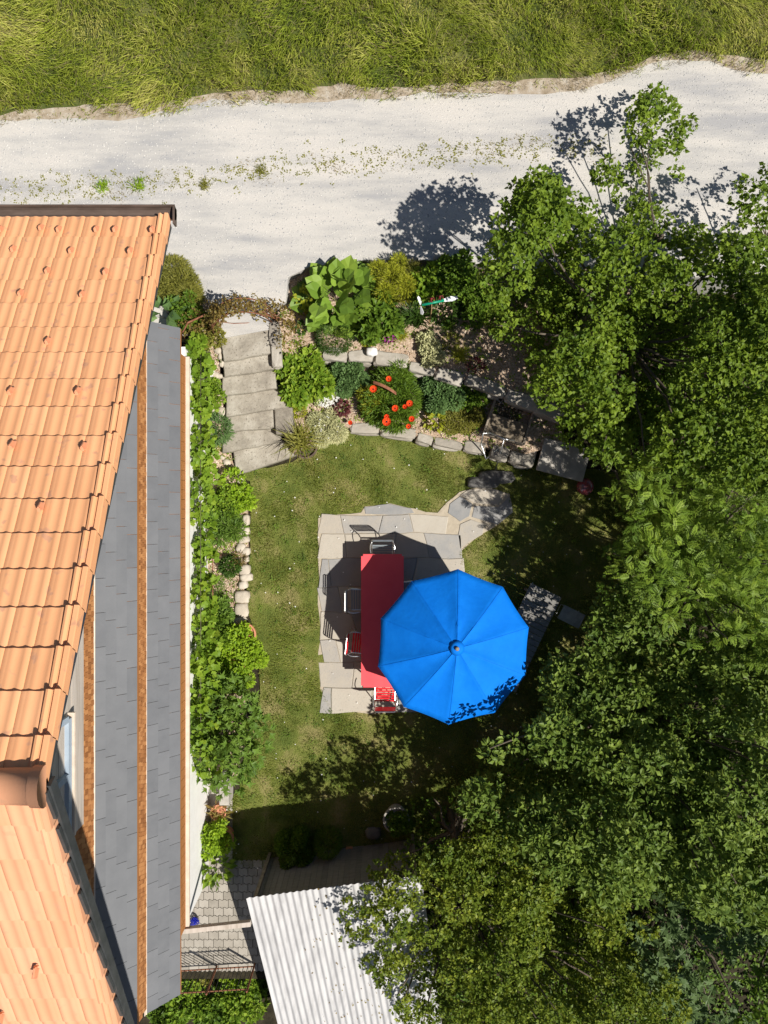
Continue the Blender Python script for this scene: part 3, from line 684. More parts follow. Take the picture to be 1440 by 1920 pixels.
# ------------------------------------------------------------ PATIO flagstones
out_px = [(597, 972), (640, 963), (676, 962), (684, 950), (730, 944), (777, 954), (800, 961), (822, 962), (838, 945), (862, 922), (905, 912), (955, 925), (960, 962), (935, 985), (905, 1003), (880, 1018), (863, 1035), (866, 1075), (872, 1120), (872, 1250), (860, 1330), (745, 1336), (690, 1338), (625, 1330), (601, 1292), (597, 1240), (600, 1180), (596, 1130), (598, 1050)]
outp = PX(out_px, 0)
slab('patio_bed', smoothpoly(outp, .2, .05), .012, mat('jointing_sand', [(.34, .29, .22), (.46, .40, .31)], scale=8, rough=.95, bump=.6, bscale=60), .03, .5)
random.seed(11); a = Acc()
vrow = [966, 1000, 1046, 1100, 1148, 1198, 1242, 1290, 1336]
splits = [[598, 640, 712, 772, 838], [597, 650, 735, 800, 862], [600, 622, 690, 776, 866], [596, 645, 728, 806, 869], [598, 668, 742, 812, 870], [604, 634, 706, 780, 872], [600, 662, 738, 800, 868], [602, 620, 698, 748, 812, 862]]
def jit(u, v, k=6): q = mnoise.noise_vector(Vector((u * .013, v * .017, 2.2))); return (u + q.x * k * 1.6, v + q.y * k)
quads = []
for r_ in range(8):
    v0, v1 = vrow[r_], vrow[r_ + 1]; sp = splits[r_]
    for c in range(len(sp) - 1):
        s0 = random.uniform(-7, 7) if False else 5 * math.sin(r_ * 2.1 + sp[c]); s1 = 5 * math.sin(r_ * 2.1 + sp[c + 1]); va = random.uniform(0, 3)
        mid = (sp[c] + sp[c + 1]) / 2
        quads.append([jit(sp[c] + s0, v0), jit(mid, v0), jit(sp[c + 1] + s1, v0), jit(sp[c + 1] - s1, v1), jit(mid, v1), jit(sp[c] - s0, v1)])
quads += [[(685, 964), (683, 951), (728, 944), (772, 953), (777, 962), (730, 966)], [(840, 962), (843, 944), (862, 930), (885, 944), (880, 968), (862, 978)], [(862, 928), (876, 918), (916, 913), (942, 922), (934, 948), (888, 944)], [(888, 948), (934, 951), (955, 930), (962, 960), (934, 984), (912, 978), (884, 970)],
          [(862, 982), (883, 974), (908, 982), (904, 1002), (880, 1016), (862, 1030), (858, 1004)]]
for i, qd in enumerate(quads):
    poly = [tuple(P(u, v, 0)[:2]) for u, v in qd]; cx = sum(p[0] for p in poly) / len(poly); cy = sum(p[1] for p in poly) / len(poly)
    poly = [(x - math.copysign(min(.005, abs(x - cx)), x - cx), y - math.copysign(min(.005, abs(y - cy)), y - cy)) for x, y in poly]
    ar = sum(poly[e][0] * poly[(e + 1) % len(poly)][1] - poly[(e + 1) % len(poly)][0] * poly[e][1] for e in range(len(poly)))
    if ar < 0: poly.reverse()
    pp = smoothpoly(poly, .10, .02, seed=3); k = len(pp); hz = .026 + .005 * (i % 3)
    inn = [(cx + (x - cx) * .965, cy + (y - cy) * .965, hz) for x, y in pp]; rim = [(x, y, hz - .010) for x, y in pp]; bot = [(x, y, 0) for x, y in pp]
    a.add(inn + rim + bot, [tuple(range(k))] + [(k + e, k + (e + 1) % k, (e + 1) % k, e) for e in range(k)] + [(2 * k + e, 2 * k + (e + 1) % k, k + (e + 1) % k, k + e) for e in range(k)])
struct(a.build('patio', M['flag']))
# ------------------------------------------------------------ TABLE, CHAIRS, PARASOL
t = thing('garden_table', 'long garden table with a bright red top, half shaded by the blue parasol', 'table', tuple(P(718, 1163, 0)))
ZT = .76; tl = P(677, 1039, ZT); br = P(757, 1289, ZT); cx, cy = (tl.x + br.x) / 2, (tl.y + br.y) / 2; w_, l_ = br.x - tl.x, tl.y - br.y
bm = bmesh.new(); bmesh.ops.create_cube(bm, size=1); bmesh.ops.scale(bm, vec=(w_, l_, .035), verts=bm.verts)
bmesh.ops.bevel(bm, geom=[e for e in bm.edges if abs((e.verts[0].co - e.verts[1].co).z) > .01], offset=.045, segments=4, affect='EDGES')
bmesh.ops.bevel(bm, geom=[e for e in bm.edges if abs((e.verts[0].co - e.verts[1].co).z) < .001], offset=.005, segments=2, affect='EDGES')
bm.verts.index_update(); a = Acc(); a.add([(v.co.x + cx, v.co.y + cy, v.co.z + ZT - .018) for v in bm.verts], [tuple(q.index for q in f.verts) for f in bm.faces]); bm.free()
a.build('tabletop', M['red'], t)
for sx in (-1, 1):
    for sy in (-1, 1):
        a = Acc(); tube(a, [(cx + sx * (w_ / 2 - .1), cy + sy * (l_ / 2 - .2), ZT - .04), (cx + sx * (w_ / 2 - .07), cy + sy * (l_ / 2 - .12), .04)], .02); a.build('leg', M['chrome'], t)
a = Acc()
for sx in (-1, 1): box(a, (cx + sx * (w_ / 2 - .08), cy, ZT - .055), (.03, l_ - .3, .04))
for sy in (-1, 1): box(a, (cx, cy + sy * (l_ / 2 - .15), ZT - .055), (w_ - .2, .03, .04))
a.build('frame', M['chrome'], t)
def chair(u, v, rz, label, slat, n=None):
    """local: seat centre at origin, facing -y, back at +y"""
    t = thing('garden_chair', label, 'chair', (0, 0, 0), 'tubular garden chairs round the red table')
    W = .235
    for s in (-1, 1):
        a = Acc(); pts = [(s * W, -.22, .02), (s * W, -.20, .42), (s * W, -.17, .45), (s * W, .16, .43), (s * (W + .01), .22, .50), (s * (W + .015), .275, .72), (s * W, .30, .84), (s * (W - .03), .305, .865)]
        tube(a, pts, .0125, 8); a.build('side_frame', M['chrome'], t)
        a = Acc(); tube(a, [(s * (W + .012), .10, .44), (s * (W + .03), .27, .02)], .0125, 8); a.build('leg', M['chrome'], t)
        a = Acc(); tube(a, bez((s * W, .25, .66), (s * (W + .07), .2, .70), (s * (W + .03), -.02, .64), 8), .011, 8); a.build('armrest', M['chrome'], t)
    a = Acc(); tube(a, [(-W + .03, .305, .865), (W - .03, .305, .865)], .0125, 8); a.build('back_rail', M['chrome'], t)
    a = Acc(); tube(a, [(-W, -.2, .435), (W, -.2, .435)], .010, 8); a.build('seat_rail', M['chrome'], t)
    a = Acc()
    for k in range(7): box(a, (0, -.175 + k * .056, .458 - .003 * k), (2 * W - .02, .038, .006), bev=.002)
    a.build('seat', M[slat], t)
    a = Acc()
    for k in range(4): box(a, (0, .268 + .009 * k, .62 + k * .062), (2 * W - .01, .008, .042), rx=-.15, bev=.002)
    a.build('backrest', M[slat], t)
    p = P(u, v, .45); t.location = (p.x, p.y, 0.045); t.rotation_euler = (0, 0, rz); return t
chair(717, 1036, 0, 'grey slatted chrome chair at the north end of the red table', 'greyslat')
chair(673, 1124, R(90), 'grey slatted chrome chair on the long side of the red table, fully in parasol shade', 'greyslat')
chair(675, 1205, R(84), 'red slatted chrome chair on the long side of the red table', 'redslat')
chair(722, 1300, R(180), 'red slatted chrome chair at the sunlit south end of the red table', 'redslat')
chair(764, 1110, R(-90), 'grey chair on the far side of the red table, peeking out from under the parasol', 'greyslat')
# parasol
ZRM = 2.06; ZAP = 2.77; ap = P(857, 1216, ZAP); rc = P(850, 1213, ZRM); RR = 1.64
t = thing('parasol', 'large ten sided bright blue parasol open beside the red table', 'parasol', (rc.x, rc.y, 0))
N = 10; ang = [R(90 - 3.5) - i * 2 * math.pi / N for i in range(N)]; rows_ = 14; sub = 10
a = Acc(); V = []; f = []
apx = Vector((ap.x, ap.y, ZAP))
for j in range(rows_ + 1):
    s = j / rows_
    for i in range(N):
        for k in range(sub):
            q = k / sub; A0 = Vector((rc.x + RR * math.cos(ang[i]), rc.y + RR * math.sin(ang[i]), ZRM)); A1 = Vector((rc.x + RR * math.cos(ang[(i + 1) % N]), rc.y + RR * math.sin(ang[(i + 1) % N]), ZRM))
            e = A0.lerp(A1, q); arc = 4 * q * (1 - q); e = e.lerp(Vector((rc.x, rc.y, ZRM)), .012 * arc)
            p = apx.lerp(e, s); p.z += .10 * math.sin(math.pi * s) * (1 - .5 * arc) * .55 - .014 * arc * s
            wr = math.exp(-((s - .28) / .16) ** 2); p.z += .012 * mnoise.noise(Vector((p.x * 2.2, p.y * 2.2, i))) * s; p.z += wr * .017 * math.sin(q * 9 + i * 2.3 + s * 50) * mnoise.noise(Vector((i * 1.7, s * 5, q)))*1.6 + .006 * mnoise.noise(p * 3)
            V.append(p)
M_ = N * sub
for j in range(rows_):
    for i in range(M_): i2 = (i + 1) % M_; f.append((j * M_ + i, (j + 1) * M_ + i, (j + 1) * M_ + i2, j * M_ + i2))
b0 = len(V)
for i in range(M_): V.append(V[rows_ * M_ + i] + Vector((0, 0, -.035)))
for i in range(M_): i2 = (i + 1) % M_; f.append((rows_ * M_ + i, b0 + i, b0 + i2, rows_ * M_ + i2))
a.add(V, f); cn = a.build('canopy', M['blue'], t, smooth=True)
a = Acc()      # seams
for i in range(N):
    pts = []
    for j in range(rows_ + 1): p = V[j * M_ + i * sub]; pts.append(p + Vector((0, 0, .003)))
    tube(a, pts, .0035, 5)
a.build('seam', M['blue'], cn)
a = Acc(); lathe(a, (apx.x, apx.y, ZAP), [(.001, -.02), (.15, -.045), (.155, -.038), (.09, -.008), (.03, .012), (.001, .013)], 20); a.build('vent_cap', M['blue'], cn, smooth=True)
a = Acc(); lathe(a, (apx.x, apx.y, ZAP), [(.001, 0), (.035, .0), (.042, .02), (.042, .045), (.03, .06), (.001, .062)], 16); a.build('finial', M['timber'], t, smooth=True)
a = Acc(); tube(a, [(rc.x + .02, rc.y, .08), (apx.x, apx.y, ZAP)], .024, 12); a.build('pole', M['chrome'], t, smooth=True)
a = Acc(); lathe(a, (rc.x, rc.y, .0), [(.3, 0), (.3, .06), (.26, .085), (.06, .09), (.05, .3), (.03, .31)], 24); a.build('base', M['concrete'], t)
for i in range(N):
    a = Acc(); A0 = Vector((rc.x + RR * .985 * math.cos(ang[i]), rc.y + RR * .985 * math.sin(ang[i]), ZRM - .03)); mid = apx.lerp(A0, .5) + Vector((0, 0, .0))
    tube(a, [apx - Vector((0, 0, .06)), mid, A0], .009, 6); r_ = a.build('rib', M['chrome'], t)
    a = Acc(); tube(a, [Vector((rc.x + .01, rc.y, 1.95)), mid], .007, 6); a.build('strut', M['chrome'], r_)
# dark slatted table in the shade
A_, B_, C_ = P(996, 1093, .72), P(1053, 1120, .72), P(967, 1299, .72); e1 = (B_ - A_); e2 = (C_ - B_); an = math.atan2(e1.y, e1.x)
t = thing('slatted_table', 'dark weathered table with crosswise planks, dappled with sun, beside the parasol', 'table', tuple((A_ + B_ + e2) / 2 - Vector((0, 0, .72)))); n = 19
a = Acc()
for i in range(n):
    c = (A_ + B_) / 2 + e2 * ((i + .5) / n); box(a, (c.x, c.y, .71), (e1.length, e2.length / n - .012, .028), rz=an, bev=.004)
a.build('tabletop', M['darkwood'], t)
a = Acc()
for s in (.12, .88): c0 = A_ + e1 * s; c1 = c0 + e2; tube(a, [(c0.x, c0.y, .67), (c1.x, c1.y, .67)], .025, 4)
a.build('frame', M['darkwood'], t)
for s in (.12, .88):
    for q in (.08, .92): c = A_ + e1 * s + e2 * q; a = Acc(); box(a, (c.x, c.y, .33), (.06, .06, .66), rz=an); a.build('leg', M['darkwood'], t)
# small black grill cart
c = P(1071, 1156, .6); an = math.atan2(P(1098, 1153, .6).y - P(1054, 1131, .6).y, P(1098, 1153, .6).x - P(1054, 1131, .6).x)
t = thing('grill', 'small black metal grill cart with a side handle next to the slatted table', 'grill', (c.x, c.y, 0))
a = Acc()
ux = Vector((math.cos(an), math.sin(an), 0)); uy = Vector((-ux.y, ux.x, 0)); c0 = Vector((c.x, c.y, 0))
box(a, (c.x, c.y, .60), (.52, .33, .02), rz=an, bev=.004)
for s in (-1, 1):
    q = c0 + uy * s * .165; box(a, (q.x, q.y, .615), (.54, .018, .035), rz=an); q = c0 + ux * s * .26; box(a, (q.x, q.y, .615), (.018, .33, .035), rz=an)
lathe(a, (c.x, c.y, .61), [(.10, 0), (.12, 0), (.12, .014), (.10, .014)], 20); lathe(a, (c.x, c.y, .61), [(.05, 0), (.06, 0), (.06, .012), (.05, .012)], 16)
a.build('body', mat('grey_grill_metal', [(.26, .26, .27), (.40, .40, .41)], scale=12, rough=.4, bump=.1, metallic=.3), t)
a = Acc(); q0 = c0 - ux * .27 + uy * .15 + Vector((0, 0, .6)); q1 = c0 - ux * .27 - uy * .15 + Vector((0, 0, .6)); tube(a, [q0, q0 - ux * .07, q1 - ux * .07, q1], .011, 6); a.build('handle', M['chrome'], t)
for s in (-1, 1):
    for q in (-1, 1): e = c0 + ux * s * .23 + uy * q * .14; a = Acc(); tube(a, [(e.x, e.y, .59), (e.x, e.y, .0)], .012, 6); a.build('leg', M['iron'], t)
# ------------------------------------------------------------ whirligig
t = thing('whirligig', 'garden whirligig with green tube, white tail and two little red figures on a tan rod', 'whirligig', tuple(P(804, 606, ZU)))
top = P(809, 566, 2.0); base = P(804, 606, ZU); a = Acc(); tube(a, bez(base, (base + top) / 2 + Vector((.05, 0, 0)), top), .012, 6); a.build('rod', M['bamboo'], t)
l0 = P(791, 572, 2.05); l1 = P(833, 563, 2.05); l2 = P(858, 558, 2.05); d = (l1 - l0).normalized(); s_ = Vector((-d.y, d.x, 0))
a = Acc(); tube(a, [l0, l1], .028, 10); a.build('body', M['green_paint'], t, smooth=True)
a = Acc(); V = [];
for z in (-.006, .006): V += [l1 - d * .02 + s_ * .03 + Vector((0, 0, z)), l1 + d * .16 + s_ * .055 + Vector((0, 0, z)), l2 + s_ * .03 + Vector((0, 0, z)), l2 - s_ * .03 + Vector((0, 0, z)), l1 + d * .16 - s_ * .055 + Vector((0, 0, z)), l1 - d * .02 - s_ * .03 + Vector((0, 0, z))]
a.add(V, [(5, 4, 3, 2, 1, 0), (6, 7, 8, 9, 10, 11)] + [(i, (i + 1) % 6, 6 + (i + 1) % 6, 6 + i) for i in range(6)]); a.build('tail', M['white_paint'], t)
for ang_ in (95, -85, 5):
    u_ = s_ * math.sin(R(ang_)) + Vector((0, 0, math.cos(R(ang_)))); wv = d * .7 + u_.cross(d) * .7
    a = Acc(); h = l0 - d * .03; V = []
    for z in (-.004, .004):
        o_ = d * z; V += [h + u_ * .02 + o_ + wv * .01, h + u_ * .17 + wv * .045 + o_, h + u_ * .21 + o_, h + u_ * .17 - wv * .045 + o_, h + u_ * .02 - wv * .01 + o_]
    a.add(V, [(0, 1, 2, 3, 4), (9, 8, 7, 6, 5)] + [(i, 5 + i, 5 + (i + 1) % 5, (i + 1) % 5) for i in range(5)]); a.build('propeller_blade', M['white_paint'], t)
for k, q in enumerate((P(808, 564, 2.12), P(824, 560, 2.12))):
    a = Acc(); tube(a, [q, q + Vector((.0, -.0, .11))], .022, 8, .018); stone(a, (q.x, q.y, q.z + .14), (.05, .05, .06), 0, .02, .2, 2, 0)
    tube(a, [q + Vector((.0, 0, .09)), q + Vector((.05, .05, .07)), q + Vector((.08, .0, .04))], .008, 6); tube(a, [q + Vector((0, 0, .09)), q + Vector((-.05, .05, .06)), q + Vector((-.08, .02, .03))], .008, 6)
    tube(a, [q + Vector((.015, -.01, .01)), q + Vector((.03, -.02, -.05))], .010, 6); tube(a, [q + Vector((-.015, -.01, .01)), q + Vector((-.03, -.02, -.05))], .010, 6)
    a.build('figurine', M['redfig'], t, smooth=True)
# ------------------------------------------------------------ wooden framed basin with ribbed cover, metal stand
t = thing('cold_frame', 'low rotten wooden frame with a ribbed sheet over part of its dark bed', 'cold frame', tuple(P(955, 790, 0)))
z = .62; q = [P(932, 740, z), P(1003, 762, z), P(982, 833, z), P(908, 812, z)]
for i in range(4):
    p0, p1 = q[i], q[(i + 1) % 4]; dd = p1 - p0; a = Acc(); m_ = (p0 + p1) / 2; box(a, (m_.x, m_.y, .33), (dd.length, .06, .58), rz=math.atan2(dd.y, dd.x), bev=.006); a.build('side_board', M['timber'], t)
a = Acc(); a.add([(v.x, v.y, .42) for v in q], [(3, 2, 1, 0)]); a.build('bed', M['water'], t)
a = Acc(); e1 = q[1] - q[0]; e2 = q[3] - q[0]; n = 40; V = []
for i in range(n + 1):
    for s in (.03, .97): p = q[0] + e1 * s + e2 * (.48 + .47 * i / n); V.append((p.x, p.y, .63 + (.012 if i % 2 else -.008)))
a.add(V, [(2 * i, 2 * i + 1, 2 * i + 3, 2 * i + 2) for i in range(n)] ); a.build('ribbed_cover', mat('ribbed_sheet', [(.22, .18, .13), (.34, .29, .22)], scale=6, rough=.6), t)
t = thing('metal_stand', 'folded silver tube stand with angled legs below the cold frame', 'stand', tuple(P(925, 855, 0)))
for pts in ([P(902, 832, .75), P(911, 861, .35), P(934, 841, .55)], [P(945, 823, .85), P(928, 884, .05)], [P(920, 812, .8), P(945, 823, .85), P(965, 826, .8)], [P(902, 832, .75), P(906, 812, .8), P(920, 812, .8)]):
    a = Acc(); tube(a, pts, .016, 8); a.build('leg', M['chrome'], t, smooth=True)
a = Acc(); c = P(1100, 912, .35); stone(a, (c.x, c.y, .22), (.40, .40, .38), 0, 0, None, 4, 0); tag(a.build('garden_ball', M['ball'], None, True, (c.x, c.y, .03)), 'mottled glazed garden ball beside the slab bench', 'ball')
# rusty curved strap among poppies
a = Acc(); pts = bez(P(700, 717, 1.15), P(722, 722, 1.35), P(743, 738, 1.1), 10); V = []
for p in pts: V += [(p.x, p.y - .035, p.z), (p.x, p.y + .035, p.z), (p.x, p.y + .035, p.z - .02), (p.x, p.y - .035, p.z - .02)]
a.add(V, [(4 * i + k, 4 * i + (k + 1) % 4, 4 * i + 4 + (k + 1) % 4, 4 * i + 4 + k) for i in range(10) for k in range(4)] + [(3, 2, 1, 0), (40, 41, 42, 43)])
tube(a, [pts[5] - Vector((0, 0, .02)), (pts[5].x, pts[5].y, .4)], .012, 6)
tag(a.build('plant_support', M['rust'], None, False, (pts[5].x, pts[5].y, .4)), 'curved rusty metal strap rising over the poppy plant', 'plant support')
# ------------------------------------------------------------ shed
t = thing('shed', 'lean-to shed with a white corrugated metal roof partly buried in the hedge', 'shed', (-.6, -10, -.4))
zt, zb = 2.2, .9; TLc = P(462, 1684, zt); TRc = P(790, 1641, zt); ex = (TRc - TLc); Lx = ex.length; ex.normalize(); ey = Vector((ex.y, -ex.x, 0))
sl_ = .36; Ly = 4.6; pit = .142; n = int(Lx / pit * 8); V = []; NY = 16
for j in range(NY + 1):
    s = Ly * j / NY
    for i in range(n + 1):
        xx = Lx * i / n; p = TLc + ex * xx + ey * s; V.append((p.x, p.y, zt - s * sl_ + .02 * math.cos(xx / pit * 2 * math.pi)))
a = Acc(); f = [(j * (n + 1) + i, (j + 1) * (n + 1) + i, (j + 1) * (n + 1) + i + 1, j * (n + 1) + i + 1) for j in range(NY) for i in range(n)]
nv = len(V); V += [(x, y, z - .008) for x, y, z in V]; f += [tuple(reversed([q + nv for q in fc])) for fc in f]
a.add(V, f); o = a.build('corrugated_roof', M['metalroof'], t, smooth=True)
for s in (.12, Lx - .12):
    for e in (.15, 2.2, 4.3): a = Acc(); p = TLc + ex * s + ey * e; tube(a, [(p.x, p.y, zt - e * sl_ - .06), (p.x, p.y, -.9)], .05, 4); a.build('post', M['timber'], t)
for e in (.12, 2.2, 4.3): a = Acc(); p = TLc + ex * .05 + ey * e; q = TLc + ex * (Lx - .05) + ey * e; tube(a, [(p.x, p.y, zt - e * sl_ - .07), (q.x, q.y, zt - e * sl_ - .07)], .04, 4); a.build('rafter', M['timber'], t)
a = Acc()
for k in range(28):
    p = TLc + ex * (.15 + k * (Lx - .3) / 27) + ey * .25; box(a, (p.x, p.y, 1.0), (.12, .02, 2.1), rz=math.atan2(ex.y, ex.x))
a.build('wall_boards', M['darkwood'], t)
a = Acc(); p0 = P(345, 1744, 2.05); p1 = P(466, 1731, 2.05); dd = p1 - p0; m_ = (p0 + p1) / 2; box(a, (m_.x, m_.y, 2.05), (dd.length + .1, .10, .12), rz=math.atan2(dd.y, dd.x), bev=.008)
tag(a.build('beam', M['boards'], None, False, (m_.x, m_.y, 2.05)), 'pale weathered beam spanning from the house wall to the shed roof', 'beam')
# deck + brick edge
a = Acc()
for k in range(17):
    x0 = P(512 + k * 9, 1690, .08); x1 = P(532 + k * 8, 1615, .08); dd = x1 - x0; m_ = (x0 + x1) / 2; box(a, (m_.x, m_.y, .05), (.098, dd.length, .04), rz=math.atan2(dd.y, dd.x) - math.pi / 2, bev=.004)
tag(a.build('boardwalk', M['deck'], None, False, tuple(P(590, 1650, 0))), 'grey boardwalk of short planks in front of the shed', 'boardwalk')
a = Acc()
for k in range(10): c = P(655, 1592 + k * 6.5, .06); box(a, (c.x, c.y, .05), (.16, .075, .09), rz=.05, bev=.006)
tag(a.build('brick_edging', M['terracotta'], None, False, tuple(P(655, 1620, 0))), 'row of red bricks edging the boardwalk', 'brick edging')
# railing
t = thing('iron_railing', 'low black iron railing with vertical bars across the paved yard', 'railing', tuple(P(405, 1812, 0)))
pz = lambda s: P(330, 1815, 0).lerp(P(478, 1806, 0), s)
a = Acc()
for z_ in (.12, .92): p, q = pz(0), pz(1); tube(a, [(p.x, p.y, z_), (q.x, q.y, z_)], .016, 6)
a.build('rail', M['rust'], t)
a = Acc()
for k in range(19):
    p = pz((k + .5) / 19); tube(a, [(p.x, p.y, .1), (p.x, p.y, 1.0)], .008, 5)
bars = a.build('bars', M['iron'], t)
for s in (0, .52, 1): p = pz(s); a = Acc(); tube(a, [(p.x, p.y, -.1), (p.x, p.y, 1.02)], .022, 6); a.build('post', M['rust'], t)
# wall corner / light well beside the path
a = Acc(); c = P(420, 1478, .5); box(a, (c.x - .0, c.y, .25), (.22, .8, .5), bev=.01); tag(a.build('low_wall', M['concrete'], None, False, (c.x, c.y, 0)), 'short concrete wall stub at the end of the left flower bed', 'low wall')
a = Acc(); c = P(363, 1732, .2)
for k in range(14):
    an_ = k * 2.4; r_ = .13; tube(a, [(c.x + r_ * math.cos(an_ + s * 1.1) * math.sin(s * math.pi), c.y + r_ * math.sin(an_ + s * 1.1) * math.sin(s * math.pi), .02 + .3 * s) for s in [i / 8 for i in range(9)]], .009, 5)
tag(a.build('coiled_hose', M['bluenet'], None, True, (c.x, c.y, .02)), 'tangle of bright blue plastic by the foot of the house wall', 'hose')
# ------------------------------------------------------------ PLANTS
def dome(acc, c, r, h, T, size, n, spread=.5, shell=.55, upb=.6, drop=0):
    d = rdir(n * 2); d = d[d[:, 2] > -.1][:n]; n = len(d); rr = (shell + (1 - shell) * rng.random((n, 1)) ** .5)
    p = d * rr * np.array([r, r, h]) + np.array([c[0], c[1], c[2]]); p += rng.normal(size=(n, 3)) * r * .05
    ld = nrm(d * np.array([1, 1, .5]) + rdir(n) * spread + np.array([0, 0, .25 - drop])); up = nrm(d * .3 + np.array([0, 0, 1.0]) * upb + rdir(n) * .35)
    acc.inst(T, frames(ld, up, size * rng.uniform(.65, 1.2, n)), p, rng.random(n))
def blades(acc, c, r, h, n, w_=.01, bend=.6, fan=.7):
    T = T_bladef(1, bend); az = rng.uniform(0, 2 * np.pi, n); tilt = rng.random(n) ** .7 * fan
    d = np.stack([np.cos(az) * np.sin(tilt * 1.5), np.sin(az) * np.sin(tilt * 1.5), np.cos(tilt * 1.5)], 1); up = -np.stack([np.cos(az), np.sin(az), np.zeros(n)], 1)
    L = h * rng.uniform(.6, 1.15, n); m = frames(d, up, np.ones(n)); m = m * np.stack([np.full(n, w_), L, L], 1)[:, None, :]
    p = np.array([c[0], c[1], c[2]]) + np.stack([rng.normal(size=n), rng.normal(size=n), np.zeros(n)], 1) * r * .25
    acc.inst(T, m, p, rng.random(n))
def plant(u, v, zg, rpx, h, T, size, n, m, name, label, cat='plant', stems=6, grp=None, blobsx=None, flowers=None, **kw):
    z = zg + h * .6; c = P(u, v, z); r = rpx / F * (H - z); base = (c.x, c.y, zg); t = thing(name, label, cat, base, grp)
    a = Acc()
    for (dx, dy, s) in (blobsx or [(0, 0, 1)]): dome(a, (c.x + dx * r, c.y + dy * r, zg + .02), r * s, h * (.7 + .3 * s), T, size, int(n * s), **kw)
    a.build('foliage', M[m], t)
    s_ = Acc()
    for k in range(stems):
        an_ = random.uniform(0, 6.28); q = random.uniform(.2, .7); tube(s_, [(c.x, c.y, zg), (c.x + math.cos(an_) * r * q * .5, c.y + math.sin(an_) * r * q * .5, zg + h * .4), (c.x + math.cos(an_) * r * q, c.y + math.sin(an_) * r * q, zg + h * .8)], .006, 5, .003)
    s_.build('stems', M['bark'], t)
    if flowers:
        fm, fn, fs = flowers; b = Acc(); d = rdir(fn * 3); d = d[d[:, 2] > .15][:fn]; fn = len(d)
        for q in d:
            p = Vector((c.x + q[0] * r * 1.02, c.y + q[1] * r * 1.02, zg + h * q[2] * 1.05 + .03)); k = 5
            for e in range(k):
                a0 = e * 6.283 / k + q[0]; b.add([p, p + Vector((math.cos(a0 - .5) * fs * .6, math.sin(a0 - .5) * fs * .6, .006)), p + Vector((math.cos(a0) * fs, math.sin(a0) * fs, .0)), p + Vector((math.cos(a0 + .5) * fs * .6, math.sin(a0 + .5) * fs * .6, .006))], [(0, 1, 2, 3)], random.random())
        b.build('flowers', M[fm], t)
    return t
B3 = [(0, 0, .75), (-.62, .35, .5), (.6, -.3, .55), (.3, .65, .45), (-.35, -.62, .5)]
plant(630, 548, ZU, 62, 1.0, T_bigl, .40, 120, 'lf_big', 'broad_leaved_plant', 'tall plant with huge soft green leaves at the road edge', spread=.4, shell=.3, upb=1.2)
plant(575, 560, ZU, 25, .5, TLw, .13, 150, 'lf_lime', 'leafy_plant', 'small yellow green plant left of the huge-leaved plant')
plant(735, 520, ZU, 42, 1.1, TN, .10, 2600, 'lf_lime', 'golden_conifer', 'feathery golden conifer at the road edge', 'shrub', blobsx=B3, spread=.4)
plant(772, 508, ZU, 22, .8, TN, .09, 900, 'lf_olive', 'golden_conifer', 'smaller olive conifer right of the golden one', 'shrub')
plant(626, 626, ZU, 34, .45, TN, .07, 3600, 'lf_dark', 'moss_mound', 'smooth dark green cushion below the huge-leaved plant', 'shrub', spread=.35, shell=.85)
plant(706, 588, ZU, 42, .8, TLw, .14, 620, 'lf_tree', 'peony_bush', 'dense leafy peony bush left of the whirligig', 'shrub', blobsx=B3)
plant(800, 528, ZU, 32, .8, TLw, .12, 420, 'lf_vine', 'raspberry_bush', 'bright raspberry bush behind the whirligig', 'shrub', blobsx=B3)
plant(858, 510, ZU, 38, 1.0, TLw, .11, 700, 'lf_tree', 'raspberry_bush', 'darker raspberry bush between the whirligig and the tree', 'shrub', blobsx=B3)
plant(905, 560, ZU, 42, .9, TLw, .10, 600, 'lf_tree', 'raspberry_bush', 'shaded bush under the left edge of the tree', 'shrub', blobsx=B3)
plant(835, 575, ZU, 30, .5, TLw, .10, 260, 'lf_dark', 'fern', 'dark shaded perennial below the whirligig tail')
plant(730, 628, ZU + .02, 14, .25, TQ, .05, 160, 'lf_purple', 'purple_flower', 'small plant with magenta flowers below the peony bush', flowers=('fl_purple', 40, .03))
plant(800, 638, ZU, 17, .3, TQ, .06, 400, 'lf_silver', 'silver_plant', 'pale silver plant above the bend of the upper stone wall', blobsx=B3)
plant(810, 662, ZU + .02, 22, .3, TQ, .06, 620, 'lf_silver', 'silver_plant', 'larger woolly silver plant spilling onto the upper stone wall', blobsx=B3)
plant(845, 640, ZU, 16, .3, TL, .09, 90, 'lf_olive', 'leafy_plant', 'small olive plant right of the silver plants')
plant(893, 684, ZU, 15, .3, TL, .08, 90, 'lf_purple', 'heuchera', 'small reddish plant on the upper stone wall')
plant(640, 765, ZL, 15, .2, TLw, .09, 120, 'lf_purple', 'heuchera', 'dark purple heuchera between the white flowers and the poppies')
plant(568, 702, ZL, 50, .75, TLw, .14, 900, 'lf_vine', 'hydrangea_bush', 'round light green hydrangea bush beside the stone steps', 'shrub', blobsx=B3)
plant(655, 704, ZL, 33, .5, TQ, .07, 2200, 'lf_bluegreen', 'sedum', 'blue green sedum cushion below the upper stone wall, left of the poppies', blobsx=B3, shell=.8)
plant(831, 734, ZL, 38, .5, TQ, .075, 2600, 'lf_bluegreen', 'sedum', 'blue green sedum cushion right of the poppies', blobsx=B3, shell=.8)
plant(884, 738, ZL, 26, .4, TLw, .10, 300, 'lf_tree', 'leafy_plant', 'mid green leafy plant between the right sedum and the cold frame', blobsx=B3)
plant(817, 788, ZL, 16, .3, TL, .15, 60, 'lf_lime', 'hosta', 'small yellow green rosette above the lower stone wall')
